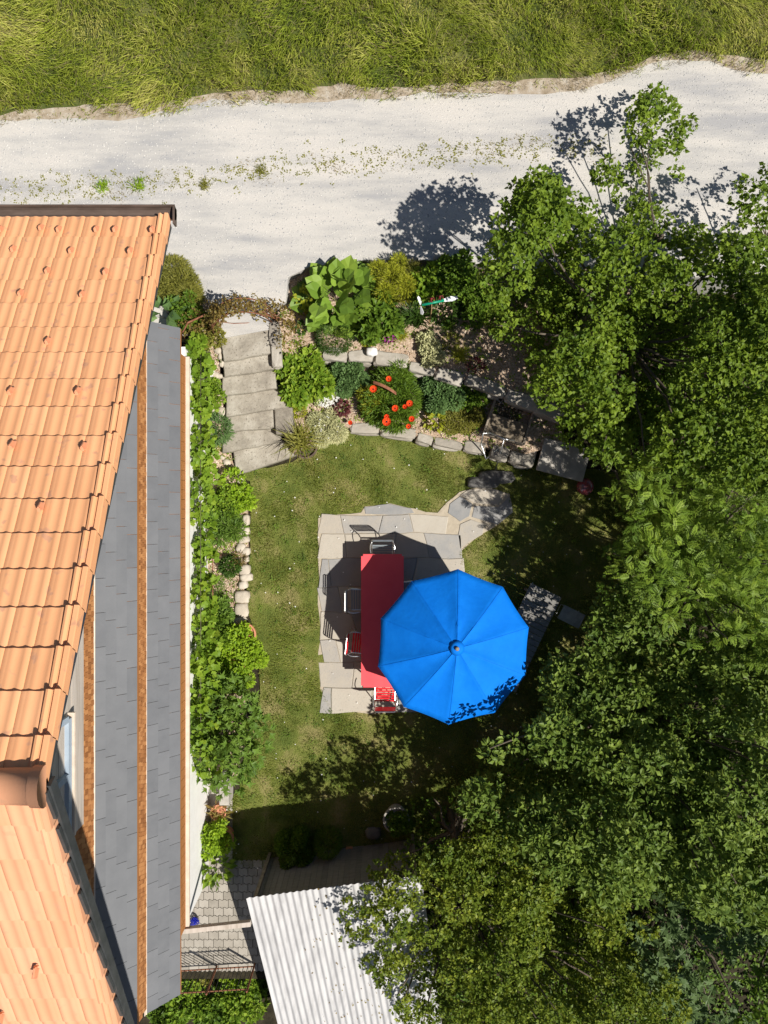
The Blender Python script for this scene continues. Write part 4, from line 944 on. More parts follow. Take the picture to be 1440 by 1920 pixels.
plant(870, 784, ZL, 36, .14, TQ, .045, 2400, 'lf_olive', 'ground_cover', 'flat olive cushion left of the cold frame', blobsx=[(0, 0, .8), (-.6, -.2, .6), (.5, .1, .6), (0, .4, .5)], shell=.85)
plant(613, 742, ZL, 22, .25, TQ, .05, 300, 'lf_silver', 'white_flowers', 'clump of pure white flowers below the hydrangea', flowers=('fl_white', 120, .035), blobsx=[(0, 0, .7), (-.6, -.4, .5), (.5, .4, .5)])
plant(612, 800, ZL - .1, 32, .35, TN, .09, 2600, 'lf_silver', 'lavender', 'silvery lavender clump by the last steps', blobsx=B3, flowers=('fl_white', 30, .02))
plant(560, 770, ZL, 14, .2, TQ, .05, 300, 'lf_lime', 'ground_cover', 'yellow green tuft beside the square slab', spread=.4)
plant(688, 640, ZU, 10, .12, TQ, .04, 260, 'lf_lime', 'ground_cover', 'small lime cushion on top of the upper wall', spread=.4)
plant(566, 648, ZU - .1, 18, .12, TQ, .05, 500, 'lf_olive', 'ground_cover', 'flat olive cushion above the hydrangea', spread=.4)
plant(565, 612, ZU, 9, .4, TL, .09, 60, 'lf_dark', 'leafy_plant', 'single dark upright plant on bare mulch near the arch')
plant(700, 745, ZL, 26, .5, TN, .10, 1500, 'lf_lime', 'feathery_plant', 'feathery yellow green plant left of the poppies', blobsx=B3)
for u, v, r, h, lb in [(777, 600, 26, .7, 'dark strappy daylily at the foot of the whirligig'), ]:
    t = thing('daylily', lb, 'plant', tuple(P(u, v, ZU))); a = Acc(); blades(a, P(u, v, ZU), .3, h, 130, .014); a.build('foliage', M['lf_dark'], t)
for u, v, h, lb, m in [(753, 630, .25, 'small golden grass tuft near the magenta flowers', 'lf_lime'), (862, 668, .38, 'golden sedge on the upper terrace', 'lf_lime'), (838, 612, .3, 'small green sedge in the dappled shade', 'lf_tree')]:
    t = thing('sedge', lb, 'grass tuft', tuple(P(u, v, ZU))); a = Acc(); blades(a, P(u, v, ZU), .2, h, 160, .006); a.build('foliage', M[m], t)
# poppy plant with flowers as parts
t = plant(736, 738, ZL, 58, .65, TN, .13, 3400, 'lf_tree', 'poppy_plant', 'large feathery poppy plant covered in scarlet flowers', blobsx=[(0, .35, .7), (-.4, -.3, .65), (.35, -.1, .6), (.1, -.6, .6), (.2, .75, .5)], spread=.55)
f0 = None
for (u, v, s) in [(700, 730, 11), (729, 711, 9), (741, 766, 10), (768, 757, 10), (759, 763, 7), (725, 782, 8), (725, 791, 13), (772, 786, 9), (766, 800, 8), (657, 793, 7)]:
    z = ZL + (.68 if u > 660 else .2); p = P(u, v, z); rr = s * .62 / F * (H - z); a = Acc()
    for e in range(6):
        a0 = e * 1.047 + u; cp = Vector(p); V = [cp]
        for k in range(5): tt = -.62 + k * .31; V.append(cp + Vector((math.cos(a0 + tt) * rr, math.sin(a0 + tt) * rr, .02 + .02 * (k % 2) + random.uniform(0, .015))))
        V.append(cp + Vector((math.cos(a0) * rr * .5, math.sin(a0) * rr * .5, -.004))); a.add(V, [(6, 1, 2), (6, 2, 3), (6, 3, 4), (6, 4, 5), (0, 1, 6), (0, 6, 5)])
    fl = a.build('flower', M['fl_red'], t); a = Acc(); stone(a, (p.x, p.y, p.z + .01), (rr * .5, rr * .5, .03), 0, .1, None, 1, 0); a.build('flower_centre', M['fl_core'], fl)
    a = Acc(); tube(a, [p, (p.x + .03, p.y + .03, ZL)], .004, 4); a.build('stalk', M['lf_tree'], fl)
# left side
plant(330, 525, 1.2, 45, .5, TN, .10, 3000, 'lf_olive', 'feathery_shrub', 'feathery olive shrub at the road beside the tiled verge', 'shrub', blobsx=[(-.2, .4, .7), (.1, -.2, .8), (.4, -.6, .6), (-.5, -.3, .6)])
plant(345, 578, 1.1, 32, .7, TLw, .08, 900, 'lf_tree', 'leafy_shrub', 'dark green shrub below the feathery one', 'shrub', blobsx=B3)
plant(308, 588, 1.0, 30, .8, T_leaf(.3, .1, .2), .38, 34, 'lf_bluegreen', 'hosta', 'large dark hosta tucked behind the slate roof corner', spread=.3)
plant(385, 620, 1.1, 32, .35, TQ, .06, 800, 'lf_olive', 'leafy_plant', 'olive herbs left of the gravel landing', blobsx=B3)
plant(368, 660, 1.0, 22, .4, TN, .08, 700, 'lf_dark', 'rosemary', 'dark needle-leaved herb near the white quartz pile')
plant(392, 735, .85, 24, .35, TLw, .07, 330, 'lf_vine', 'leafy_plant', 'leafy trailing plant among the cream stones', blobsx=B3)
plant(404, 802, .45, 28, .35, TN, .12, 1500, 'lf_bluegreen', 'lavender', 'grey green lavender left of the lower steps')
plant(398, 838, .3, 14, .12, TQ, .05, 200, 'lf_lime', 'ground_cover', 'flat lime weed below the lavender')
plant(434, 898, .15, 20, .35, TL, .10, 200, 'lf_bright', 'leafy_plant', 'small bright plant just below the steps')
plant(452, 935, .1, 22, .3, TL, .10, 260, 'lf_bright', 'leafy_plant', 'low yellow green plant leaning over the edging stones', blobsx=B3)
plant(412, 948, .15, 30, .4, TLw, .10, 300, 'lf_vine', 'leafy_plant', 'sprawling leafy plant beside the grapevine', blobsx=B3)
plant(420, 985, .12, 30, .5, TN, .15, 700, 'lf_fig', 'lupin', 'finger-leaved lupin clump beside the edging stones', blobsx=B3)
plant(430, 1062, .1, 17, .3, TL, .09, 420, 'lf_dark', 'box_ball', 'compact dark green ball on the pale mulch', 'shrub', shell=.8)
plant(448, 1048, .1, 12, .25, TN, .08, 200, 'lf_brown', 'heather', 'thin bronze plant behind the dark green ball')
plant(398, 1100, .1, 18, .35, TN, .10, 340, 'lf_fig', 'herb', 'thin green herb in the middle of the mulch bed')
plant(403, 1150, .1, 28, .5, TLw, .09, 500, 'lf_fig', 'leafy_shrub', 'grey green leafy shrub above the terracotta pots', 'shrub', blobsx=B3)
plant(398, 1185, .1, 34, .7, TQ, .07, 1500, 'lf_tree', 'leafy_shrub', 'dense small-leaved shrub left of the terracotta pots', 'shrub', blobsx=B3)
plant(368, 1230, .1, 30, 1.0, TLw, .11, 500, 'lf_vine', 'leafy_shrub', 'broad-leaved shrub between the pots and the house wall', 'shrub', blobsx=B3)
# pots
def pot(u, v, rpx, h, name, label, m, T, size, n, frx, du=0, dv=0, fh=.35, grp='terracotta pots in the left bed', potm='terracotta', **kw):
    z = h; c = P(u, v, z); r = rpx / F * (H - z); t = thing(name, label, 'potted plant', (c.x, c.y, .02), grp)
    a = Acc(); lathe(a, (c.x, c.y, .02), [(r * .68, 0), (r * .92, h * .82), (r, h * .82), (r, h), (r * .88, h), (r * .84, h * .8), (.001, h * .78)], 28); a.build('pot', M[potm], t, smooth=False)
    a = Acc(); f = P(u + du, v + dv, z + fh * .5); rf = frx / F * (H - z)
    for (dx, dy, s) in B3: dome(a, (f.x + dx * rf, f.y + dy * rf, h * .85), rf * s, fh * (.7 + .3 * s), T, size, int(n * s), **kw)
    a.build('foliage', M[m], t); return t
pot(457, 1190, 23, .38, 'potted_plant', 'terracotta pot with visible rim and bright plant, nearest the edging stones', 'lf_bright', TLw, .09, 220, 22, -8, 4)
pot(423, 1228, 20, .40, 'potted_plant', 'bright green plant in the leftmost terracotta pot', 'lf_bright', TL, .085, 520, 28, -12, 0)
pot(468, 1232, 22, .40, 'potted_plant', 'round yellow green plant in the terracotta pot nearest the lawn', 'lf_bright', TLw, .075, 520, 25, 0, 0, shell=.8)
pot(450, 1270, 20, .40, 'potted_plant', 'lime plant in the lowest terracotta pot above the fig bush', 'lf_bright', TL, .085, 460, 25, -6, 0)
pot(420, 1574, 18, .4, 'potted_plant', 'terracotta pot with a bright bushy plant beside the white house wall', 'lf_bright', TLw, .08, 700, 30, -22, 6, fh=.5, grp=None)
pot(409, 1524, 15, .34, 'potted_plant', 'terracotta pot with a spiky brown leaved plant on the concrete path', 'lf_brown', TN, .22, 22, 12, 0, 0, fh=.2, grp=None)
pot(743, 1538, 25, .45, 'potted_plant', 'round stone planter with a small plant in the dark corner of the lawn', 'lf_tree', TLw, .08, 300, 20, 6, 10, fh=.3, grp=None, potm='concrete')
plant(400, 1632, .02, 26, .7, TL, .22, 90, 'lf_vine', 'leafy_plant', 'drooping long-leaved plant on the paving below the potted plant', spread=.4)
t = pot(572, 836, 24, .38, 'potted_plant', 'dark round pot with arching grass-like leaves at the foot of the steps', 'lf_tree', TQ, .04, 60, 14, 0, 0, fh=.1, grp=None, potm='gutter')
a = Acc(); blades(a, P(566, 830, .35), .3, .75, 170, .014, .7, .75); a.build('foliage', M['lf_olive'], t)
# shaded shrubs by the lawn end
plant(550, 1600, 0, 32, .8, TQ, .07, 2600, 'lf_tree', 'round_shrub', 'larger of two round shrubs in shade at the end of the lawn', 'shrub', blobsx=B3, shell=.75)
plant(613, 1588, 0, 24, .7, TN, .09, 2200, 'lf_tree', 'round_shrub', 'smaller of two round shrubs in shade at the end of the lawn', 'shrub', shell=.8)
# fig bush
t = thing('fig_bush', 'spreading fig bush with deeply lobed leaves between the house wall and the lawn', 'bush', (-3.75, -4.6, 0)); bl = []
for (u, v, z, r) in [(395, 1300, 1.3, .45), (430, 1320, 1.5, .5), (455, 1345, 1.4, .45), (470, 1370, 1.2, .4), (440, 1385, 1.6, .55), (400, 1370, 1.6, .5), (375, 1410, 1.4, .45), (415, 1430, 1.5, .5), (455, 1420, 1.3, .45), (400, 1465, 1.1, .32), (440, 1460, 1.0, .3), (370, 1330, 1.5, .4)]:
    p = P(u, v, z); bl.append((p.x, p.y, p.z - r * .5, r))
a = Acc(); foliage(a, bl, T_figl, .22, 130, 3, 1.0, .7, lowcut=-.1); a.build('foliage', M['lf_fig'], t)
a = Acc(); [limb(a, (-3.75, -4.6, 0), (q[0], q[1], q[2]), .03, .01, .1) for q in bl]; a.build('branches', M['bark'], t, smooth=True)
# grapevine
t = thing('grapevine', 'long grapevine trained along the white house wall under the slate roof', 'vine', (-3.95, -.8, 0)); bl = []; random.seed(4)
for k in range(175):
    y = 3.75 - k * .0545; sk = mnoise.noise(Vector((k * .16, 2, 1))); r = .11 + .09 * random.random()
    if sk < -.10 and random.random() < .7: continue
    z = 1.45 + .5 * mnoise.noise(Vector((k * .09, 0, 0))) + random.uniform(-.35, .25); x = -4.12 + random.uniform(-.05, .24) + (.08 if k > 95 else .0)
    bl.append((x, y, z, r))
a = Acc(); foliage(a, bl, T_grape, .14, 210, 3, 1.0, .75, shell=.4); a.build('leaves', M['lf_vine'], t)
a = Acc()
for k in range(7): y = 3.3 - k * 1.35; limb(a, (-3.95, y, max(0, zleft(0, y)) - .05), (-3.95, y - .5, 1.9), .02, .008, .15)
for z_ in (1.2, 1.7): tube(a, [(-3.95, 3.6, z_), (-3.95, -5.4, z_)], .006, 5)
a.build('stems', M['bark'], t, smooth=True)
a = Acc(); tube(a, [(-3.86, -1.0, 1.0), (-3.86, -3.1, 1.0)], .012, 6)
for y_ in (-1.02, -3.08): tube(a, [(-3.86, y_, 1.0), (-3.86, y_, 0)], .012, 6)
tag(a.build('wire_trellis', M['rust'], None, False, (-3.86, -2, 0)), 'thin rusty trellis rail in front of the white house wall', 'trellis')
# rose arch
t = thing('garden_arch', 'rusty metal arch over the top of the steps with a sparse bronze climber', 'arch', tuple(P(460, 600, 1.15)))
def archpt(s, off):
    A0 = P(404, 632, 1.15); A1 = P(512, 606, 1.15); p = A0.lerp(A1, s); return Vector((p.x, p.y + off, 1.15 + 1.35 * math.sin(math.pi * s) ** .45))
for off in (-.0, .28):
    a = Acc(); tube(a, [archpt(i / 16, off) for i in range(17)], .014, 6); a.build('hoop', M['rust'], t, smooth=True)
a = Acc()
for i in range(1, 16, 2): tube(a, [archpt(i / 16, 0), archpt(i / 16, .28)], .008, 5)
a.build('rungs', M['rust'], t)
t2 = thing('climbing_rose', 'sparse bronze leaved climber covering the metal arch', 'climber', tuple(P(460, 600, 1.15))); bl = []
for s in [i / 40 for i in range(41)]:
    p = archpt(s, random.uniform(0, .28)); bl.append((p.x, p.y, p.z, random.uniform(.10, .2)))
for (u, v) in [(350, 612), (362, 598), (378, 590), (392, 583), (408, 580), (425, 577), (534, 596), (538, 622), (532, 642), (352, 640), (525, 580), (512, 572), (545, 608)]:
    p = P(u, v, 1.6); bl.append((p.x, p.y, 1.55, .22))
a = Acc(); foliage(a, bl, TQ, .06, 380, 4, 1.0, .5, shell=.3); a.build('leaves', M['lf_brown'], t2)
a = Acc(); [limb(a, P(534, 600, 1.1), (q[0], q[1], q[2]), .012, .004, .1) for q in bl[26:44:2]]; [limb(a, P(380, 620, 1.1), (q[0], q[1], q[2]), .012, .004, .1) for q in bl[:20:3]]; a.build('stems', M['rust'], t2)
t = thing('rusty_hoop', 'low rusty hoop support left of the stone landing', 'plant support', tuple(P(360, 630, 1.1)))
a = Acc(); tube(a, [P(385, 590, 1.7), P(352, 605, 1.75), P(340, 628, 1.5), P(355, 645, 1.4), P(374, 660, 1.1)], .02, 6); a.build('hoop', M['rust'], t)
# south bed
G3 = 'leafy plants south of the iron railing'
for i, (u, v, r, h, m, lb) in enumerate([(345, 1880, 45, .8, 'lf_vine', 'leafy bush below the slate roof corner'), (400, 1895, 40, .7, 'lf_tree', 'bush at the bottom of the frame between two others'), (450, 1885, 40, .8, 'lf_vine', 'bush against the left edge of the corrugated roof'),
                                        (437, 1838, 24, .4, 'lf_bright', 'large-leaved squash plant just south of the railing'), (380, 1850, 26, .3, 'lf_olive', 'sparse olive weeds just south of the railing'), (475, 1850, 18, .4, 'lf_tree', 'small dark plant by the shed corner south of the railing'), (310, 1912, 30, .7, 'lf_tree', 'dark bush under the slate roof end')]):
    plant(u, v, -.7 if v > 1825 else 0, r, h, TLw, .11, 500, m, 'leafy_plant', lb, 'plant', grp=G3, blobsx=B3)
# ------------------------------------------------------------ TREES
lilac_out = [(1440, 460), (1500, 520), (1500, 900), (1300, 870), (1190, 850), (1080, 830), (1060, 760), (1010, 690), (960, 640), (930, 580), (945, 520), (940, 470), (960, 400), (985, 350), (1040, 345), (1080, 380), (1120, 400), (1150, 400), (1230, 415), (1330, 430), (1400, 450)]
lz = lambda u, v: 3.15 + .9 * max(0, min(1, (1150 - u) / 60)) * max(0, min(1, (560 - v) / 80)) + .0022 * max(0, u - 950) + .0012 * max(0, v - 380)
tree('lilac_tree', 'big glossy green tree overhanging the gravel road and the terraces', 'tree', (5.2, 3.6, .8), lilac_out, lz, TLw, .102, 290, M['lf_lilac'], rb=.46, spacing=.5, cluster=6, lower=.55)
tree('young_tree', 'slender tree shoot reaching furthest out over the gravel road', 'tree', (5.7, 5.2, 1.2), [(1175, 380), (1140, 330), (1130, 300), (1165, 285), (1185, 250), (1180, 205), (1215, 190), (1250, 185), (1290, 215), (1285, 260), (1260, 290), (1290, 350), (1310, 390), (1240, 420)], lambda u, v: 2.9, TLw, .10, 260, M['lf_lilac'], rb=.28, spacing=.32, cluster=5, lower=.3, trunk_r=.035)
tree('young_tree', 'clipped-off tree shoot at the right frame edge over the road', 'tree', (8.2, 5.4, 1.2), [(1405, 340), (1440, 325), (1500, 330), (1500, 430), (1430, 420), (1400, 370)], lambda u, v: 3.2, TLw, .10, 260, M['lf_lilac'], rb=.28, spacing=.35, cluster=5, lower=.3, trunk_r=.035)
tree('rowan_tree', 'lighter rowan tree with feathery pinnate leaves', 'tree', (6.8, -1.5, 0), [(1200, 900), (1260, 905), (1290, 950), (1330, 900), (1400, 860), (1500, 850), (1500, 1230), (1400, 1200), (1300, 1215), (1240, 1150), (1200, 1090), (1190, 1030), (1230, 990), (1195, 950)], lambda u, v: 3.8 + .003 * (u - 1190), T_rowan, .20, 150, M['lf_rowan'], rb=.42, spacing=.5, cluster=5, lower=.45, upb=.9, spread=.8)
a = Acc(); 
tree('dogwood_tree', 'pale edged dogwood tree filling the middle right, reaching towards the parasol', 'tree', (5.6, -4.2, 0), [(1165, 1050), (1180, 1035), (1200, 1090), (1250, 1150), (1310, 1220), (1400, 1200), (1500, 1230), (1500, 1720), (1400, 1720), (1300, 1690), (1200, 1690), (1120, 1680), (1040, 1640), (970, 1600), (925, 1560), (890, 1500), (895, 1440), (940, 1410), (1000, 1380), (1040, 1320), (1060, 1250), (1118, 1205), (1155, 1150), (1178, 1100)],
     lambda u, v: 2.0 + .0038 * max(0, u - 940) + .011 * min(110, max(0, v - 1330)), TL, .13, 230, M['lf_dog'], rb=.45, spacing=.46, cluster=6, lower=.5)
tree('hedge_bush', 'sprawling small-leaved hedge growing over the right half of the corrugated roof', 'bush', (1.6, -8.8, -.2), [(700, 1660), (735, 1640), (790, 1650), (850, 1600), (910, 1570), (980, 1610), (1060, 1650), (1150, 1690), (1210, 1740), (1240, 1800), (1280, 1960), (760, 1960), (745, 1900), (730, 1850), (690, 1800), (650, 1750), (655, 1700)],
     lambda u, v: 3.0 + .001 * (u - 700), TQ, .075, 300, M['lf_small'], rb=.40, spacing=.42, cluster=9, lower=.55, upb=.5)
tree('maple_tree', 'blue green maple tree in the lower right corner', 'tree', (6.5, -8.2, -.2), [(1200, 1760), (1240, 1730), (1300, 1700), (1400, 1720), (1420, 1760), (1340, 1780), (1350, 1840), (1400, 1900), (1420, 1960), (1340, 1960), (1290, 1900), (1230, 1830)], lambda u, v: 2.6, T_mapl, .24, 80, M['lf_maple'], rb=.4, spacing=.5, cluster=3, lower=.4, upb=1.0)
tree('added_shade_tree', 'tall tree added past the lower right frame edge to shade the corner', 'tree', (9.5, -8.5, -.3), [(1450, 1500), (1640, 1500), (1700, 2000), (1445, 2000), (1430, 1800)], lambda u, v: 4.6, TLw, .13, 110, M['lf_tree'], rb=.5, spacing=.6, cluster=5, lower=.5)  # off-frame tree, added to cast shade over the lower right corner
tree('elder_bush', 'shaded small-leaved bush between the slab bench and the rowan tree', 'bush', (5.6, .3, 0), [(1120, 860), (1200, 870), (1300, 880), (1400, 860), (1400, 960), (1280, 960), (1200, 1000), (1180, 940), (1130, 910)], lambda u, v: 3.0, T_rowan, .16, 120, M['lf_rowan'], rb=.38, spacing=.5, cluster=5, lower=.4)
tree('shade_bush', 'dark bush in deep shade above the corrugated roof', 'bush', (1.6, -7.2, 0), [(760, 1560), (820, 1500), (900, 1480), (960, 1560), (930, 1640), (850, 1650), (780, 1640), (740, 1610)], lambda u, v: 1.3, TLw, .10, 130, M['lf_tree'], rb=.35, spacing=.45, cluster=5, lower=.3)
tree('shade_bush', 'dark bush below the rowan tree at the right frame edge', 'bush', (7.6, -2.4, 0), [(1150, 1040), (1300, 1000), (1500, 960), (1500, 1200), (1300, 1200), (1150, 1160)], lambda u, v: 2.6, TLw, .11, 110, M['lf_tree'], rb=.45, spacing=.7, cluster=5, lower=.3)
# ------------------------------------------------------------ GRASS (stuff)
def grass(name, poly_xy, zf, n, h, wd, m, label, lean=(0, 0), fan=.55, dens=None, bend=.5):
    xs = [p[0] for p in poly_xy]; ys = [p[1] for p in poly_xy]
    x = rng.uniform(min(xs), max(xs), n); y = rng.uniform(min(ys), max(ys), n); k = inside(poly_xy, x, y); x = x[k]; y = y[k]
    if dens is not None: k = dens(x, y); x = x[k]; y = y[k]
    n = len(x); az = rng.uniform(0, 2 * np.pi, n); ti = rng.random(n) * fan
    lx = lean[0] + .5 * np.sin(x * .9 + y * 1.7) + .3 * np.sin(x * 2.3 - y * .8); ly = lean[1] + .4 * np.cos(x * 1.3 + y * 1.1)
    d = nrm(np.stack([np.cos(az) * ti + lx * fan, np.sin(az) * ti + ly * fan, np.ones(n) * .8], 1)); up = -np.stack([d[:, 0], d[:, 1], np.zeros(n)], 1) + rng.normal(size=(n, 3)) * .2
    cl = .75 + .35 * np.sin(x * 3.1 + 1.3 * np.sin(y * 2.2)) * np.sin(y * 3.7 + x) + .25 * np.sin(x * 9.1 + 2 * np.sin(y * 5.2)) * np.sin(y * 8.7 + 2 * np.sin(x * 4))
    L = h * rng.uniform(.5, 1.2, n) * cl; mm = frames(d, up, np.ones(n)); mm = mm * np.stack([wd * rng.uniform(.6, 1.3, n), L, L], 1)[:, None, :]
    a = Acc(); a.inst(T_bladef(1, bend), mm, np.stack([x, y, zf(x, y)], 1), np.clip(rng.random(n) * .7 + .3 * (.5 + .5 * np.sin(x * .8 + 2 * np.sin(y * .6))), 0, 1))
    o = a.build(name, m); return stuff(o, label, 'grass')
mp = me_xy[2:-1]; mpoly = [(x, y) for x, y in mp if -12 < x < 12]
mpoly = [(-12, mpoly[0][1])] + mpoly + [(12, mpoly[-1][1])]; mfull = smoothpoly([(x, y - .0 + .06 * math.sin(x * 4.1)) for x, y in mpoly], .12, .30, closed=False, seed=9) + [(12, 14.2), (-12, 14.2)]
grass('meadow_grass', mfull, lambda x, y: np.full(len(x), ZR + .03), 120000, .42, .0075, M['blade'], 'tall green meadow grass above the gravel road', (.1, -.75), .75)
rim = [(x, y + .3) for x, y in mpoly] + [(x, y - .28 - .12 * math.sin(x * 3.3)) for x, y in reversed(mpoly)]
grass('dry_grass', rim, lambda x, y: np.full(len(x), ZR + .01), 40000, .20, .004, M['dryblade'], 'dry straw along the edge of the meadow', (.1, -.6), 1.0, lambda x, y: rng.random(len(x)) < .55 + .45 * np.sin(x * 3.7 + 2 * np.sin(x * 1.3)))
grass('verge_grass', rim, lambda x, y: np.full(len(x), ZR + .01), 16000, .22, .007, M['blade'], 'ragged green tufts along the road verge', (.1, -.7), 1.0, lambda x, y: rng.random(len(x)) < .5 + .6 * np.sin(x * 5.1 + 3 * np.sin(x * 2.1)))
grass('meadow_straw', mfull, lambda x, y: np.full(len(x), ZR + .03), 13000, .55, .004, M['dryblade'], 'dry seed stalks standing in the meadow', (.2, -.5), .8)
lp = smoothpoly(PX(lawn_px, 0), .3, .05)
hp = smoothpoly(outp, .3, .02)
def nl(x, y):
    g = np.array([mnoise.noise(Vector((p * 1.1, q * 1.1, 7))) for p, q in zip(x, y)]); return (~inside(hp, x, y)) & (rng.random(len(x)) < np.clip(.78 + g * 1.5, .25, 1))
grass('lawn_grass', lp, lambda x, y: np.full(len(x), .0), 330000, .075, .0055, M['lawnblade'], 'short mown lawn around the stone patio', (0, 0), .8, nl, .3)
a = Acc()   # undergrowth on the ground below the trees
for poly in (PX([(1120, 560), (1600, 560), (1700, 1300), (1800, 2050), (1200, 2050), (900, 2050), (700, 1900), (760, 1660), (1000, 1640), (1260, 1500), (1310, 1250), (1260, 1000), (1180, 920), (1120, 830)], 0),):
    xs_ = [p[0] for p in poly]; ys_ = [p[1] for p in poly]; n = 60000; x = rng.uniform(min(xs_), max(xs_), n); y = rng.uniform(min(ys_), max(ys_), n); k = inside(poly, x, y); x = x[k]; y = y[k]; n = len(x)
    d = rdir(n); d[:, 2] = d[:, 2] * .4 + .1; z = .05 + .35 * rng.random(n) + .3 * np.sin(x * 1.3) * np.cos(y * 1.1) - .65 * (y < -11.2)
    up = nrm(np.tile([0, 0, 1.0], (n, 1)) + rng.normal(size=(n, 3)) * .4); a.inst(TLw, frames(nrm(d), up, rng.uniform(.06, .14, n)), np.stack([x, y, z], 1), rng.random(n))
stuff(a.build('undergrowth', M['lf_tree']), 'dark leafy undergrowth covering the ground beneath the trees', 'undergrowth')
# weeds on the road crown
wl = [(-200, 370), (0, 358), (100, 352), (240, 350), (350, 338), (480, 325), (620, 305), (760, 300), (900, 285), (1050, 275), (1150, 290)]
a = Acc(); N = 0
for i in range(len(wl) - 1):
    p0, p1 = P(*wl[i], ZR), P(*wl[i + 1], ZR)
    for k in range(int((p1 - p0).length * 34)):
        q = p0.lerp(p1, random.random()); off = random.gauss(0, .17); q = Vector((q.x, q.y + off, ZR)); n = random.randint(3, 8); nn = np.array([[q.x, q.y, ZR + .004]] * n) + rng.normal(size=(n, 3)) * [.03, .03, 0]
        d = rdir(n); d[:, 2] = abs(d[:, 2]) * .5; a.inst(TQ, frames(nrm(d), np.tile([0, 0, 1.0], (n, 1)), rng.uniform(.02, .05, n)), nn, rng.random(n))
stuff(a.build('road_weeds', M['lf_olive']), 'low weeds scattered along the crown of the gravel road', 'weeds')
for (u, v, s, lb) in [(193, 350, .18, 'leftmost green weed tuft on the road crown'), (262, 348, .17, 'middle green weed tuft on the road crown'), (384, 347, .13, 'third, duller weed tuft on the road crown'), (490, 322, .12, 'small weed tuft furthest right on the road crown')]:
    a = Acc(); p = P(u, v, ZR); blades(a, p, .25, s, 90, .007, .5, .9); o = a.build('weed_tuft', M['lf_bright' if u < 300 else 'lf_olive'], None, False, tuple(p)); tag(o, lb, 'weed')
strip = [(P(u, v, ZR).x, P(u, v, ZR).y + .26) for u, v in wl] + [(P(u, v, ZR).x, P(u, v, ZR).y - .26) for u, v in reversed(wl)]
grass('road_grass', smoothpoly(strip, .2, .22), lambda x, y: np.full(len(x), ZR), 11000, .06, .005, M['dryblade'], 'sparse dry grass along the crown of the gravel road', (0, 0), .9, lambda x, y: rng.random(len(x)) < .5 + .5 * np.sin(x * 2.3) * np.sin(y * 5 + x))
# fallen leaves on the shed roof
n = 160; a = Acc(); e_ = rng.random(n); f_ = rng.random(n) ** .8; pp = np.array([tuple(TLc + ex * float(Lx * (.25 + .7 * e)) + ey * float(Ly * f)) for e, f in zip(e_, f_)]); pp[:, 2] = zt - Ly * f_ * sl_ + .025
d = rdir(n); d[:, 2] *= .15; a.inst(TQ, frames(nrm(d), np.tile([0, .3, 1.0], (n, 1)), rng.uniform(.03, .06, n)), pp, rng.random(n)); stuff(a.build('fallen_leaves', M['lf_brown']), 'brown leaf litter on the corrugated shed roof', 'leaves')
# loose stones on the gravel
a = Acc(); T = (np.array([(-.5, -.5, 0), (.5, -.4, 0), (.4, .5, 0), (-.5, .4, 0), (0, 0, .55)]), [(0, 1, 4), (1, 2, 4), (2, 3, 4), (3, 0, 4)])
n = 26000; x = rng.uniform(-10, 10, n); y = rng.uniform(4.6, 11.2, n); k = inside(PX(road_s, ZR) + [(22, 14), (-22, 14)], x, y); x = x[k]; y = y[k]; n = len(x)
d = rdir(n); d[:, 2] = 0; a.inst(T, frames(nrm(d), np.tile([0, 0, 1.0], (n, 1)), rng.uniform(.008, .028, n) ), np.stack([x, y, np.full(n, ZR)], 1), rng.random(n))
stuff(a.build('loose_gravel', mat('loose_stone', [(.26, .27, .29), (.45, .44, .42), (.62, .60, .56)], rnd=.95, rough=.9, bump=0)), 'loose pebbles lying on the gravel road', 'gravel')
# self-sown weeds in the beds, clover and daisies in the lawn
a = Acc()
for poly, zf, nn in ((PX(upper_bed, ZU), lambda x, y: ZU + .1 * np.maximum(0, y - 4.2), 260), (PX(lower_bed, ZL), lambda x, y: ZL + 0 * x, 200), (left_bed, lambda x, y: np.clip((y - .9) * .39, .06, 1.2), 330)):
    for (x, y) in scatter_poly(poly, .17 if nn < 300 else .13):
        if random.random() < .45: continue
        z = float(zf(np.array([x]), np.array([y]))[0]); n = random.randint(4, 16); q = np.array([[x, y, z + .04]] * n) + rng.normal(size=(n, 3)) * [.045, .045, .015]; d = rdir(n); d[:, 2] = abs(d[:, 2]) * .6 + .1
        a.inst(TL, frames(nrm(d), np.tile([0, 0, 1.0], (n, 1)), rng.uniform(.025, .07, n)), q, np.full(n, random.random()))
stuff(a.build('bed_weeds', M['lf_vine']), 'small self-sown weeds scattered over the flower beds', 'weeds')
a = Acc()
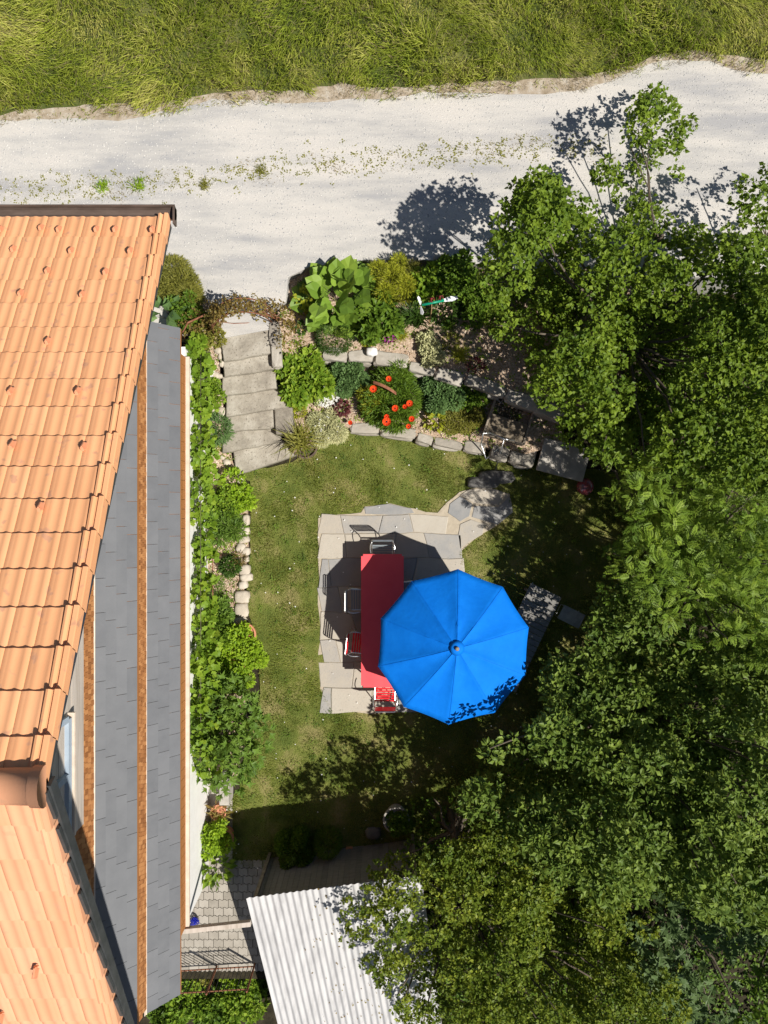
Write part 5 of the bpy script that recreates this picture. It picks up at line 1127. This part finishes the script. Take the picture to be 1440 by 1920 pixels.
for (x, y) in scatter_poly(lp, .28):
    if random.random() < .35 or inside(hp, np.array([x]), np.array([y]))[0]: continue
    n = random.randint(5, 26); q = np.array([[x, y, .045]] * n) + rng.normal(size=(n, 3)) * [.05, .05, .008]; d = rdir(n); d[:, 2] = abs(d[:, 2]) * .4
    a.inst(TL, frames(nrm(d), np.tile([0, 0, 1.0], (n, 1)), rng.uniform(.02, .045, n)), q, np.full(n, random.random()))
stuff(a.build('lawn_clover', M['lf_tree']), 'clover patches growing in the lawn', 'clover')
a = Acc(); pts = [q for q in scatter_poly(lp, .45) if random.random() < .45]; n = len(pts); d = rdir(n); d[:, 2] = 0
a.inst((np.array([(-.5, -.5, 0), (.5, -.5, 0), (.5, .5, 0), (-.5, .5, 0)]), [(0, 1, 2), (0, 2, 3)]), frames(nrm(d), np.tile([0, 0, 1.0], (n, 1)), rng.uniform(.015, .028, n)), np.array([(x, y, .075) for x, y in pts]), rng.random(n))
stuff(a.build('daisies', M['fl_white']), 'tiny white daisies dotted over the lawn', 'flowers')
# bark chips on the mulch
a = Acc(); n = 9000; T = (np.array([(-.3, 0, 0), (.3, 0, 0), (.25, 1, 0), (-.3, .9, 0), (0, .5, .18)]), [(0, 1, 4), (1, 2, 4), (2, 3, 4), (3, 0, 4)])
for poly, zf, nn in ((PX(upper_bed, ZU), lambda x, y: ZU + .1 * np.maximum(0, y - 4.2), 9000), (PX(lower_bed, ZL), lambda x, y: ZL + 0 * x, 6000), (left_bed, lambda x, y: np.clip((y - .9) * .39, .06, 1.2), 9000)):
    xs = [p[0] for p in poly]; ys = [p[1] for p in poly]; x = rng.uniform(min(xs), max(xs), nn); y = rng.uniform(min(ys), max(ys), nn); k = inside(poly, x, y); x = x[k]; y = y[k]; n = len(x)
    d = rdir(n); d[:, 2] *= .3; a.inst(T, frames(nrm(d), np.tile([0, 0, 1.0], (n, 1)), rng.uniform(.02, .055, n)), np.stack([x, y, zf(x, y) + .02], 1), rng.random(n))
stuff(a.build('bark_chips', mat('bark_chip', [(.26, .17, .10), (.50, .38, .27), (.66, .55, .44)], rnd=.95, rough=.9, bump=0)), 'reddish bark mulch chips on the flower beds', 'mulch')
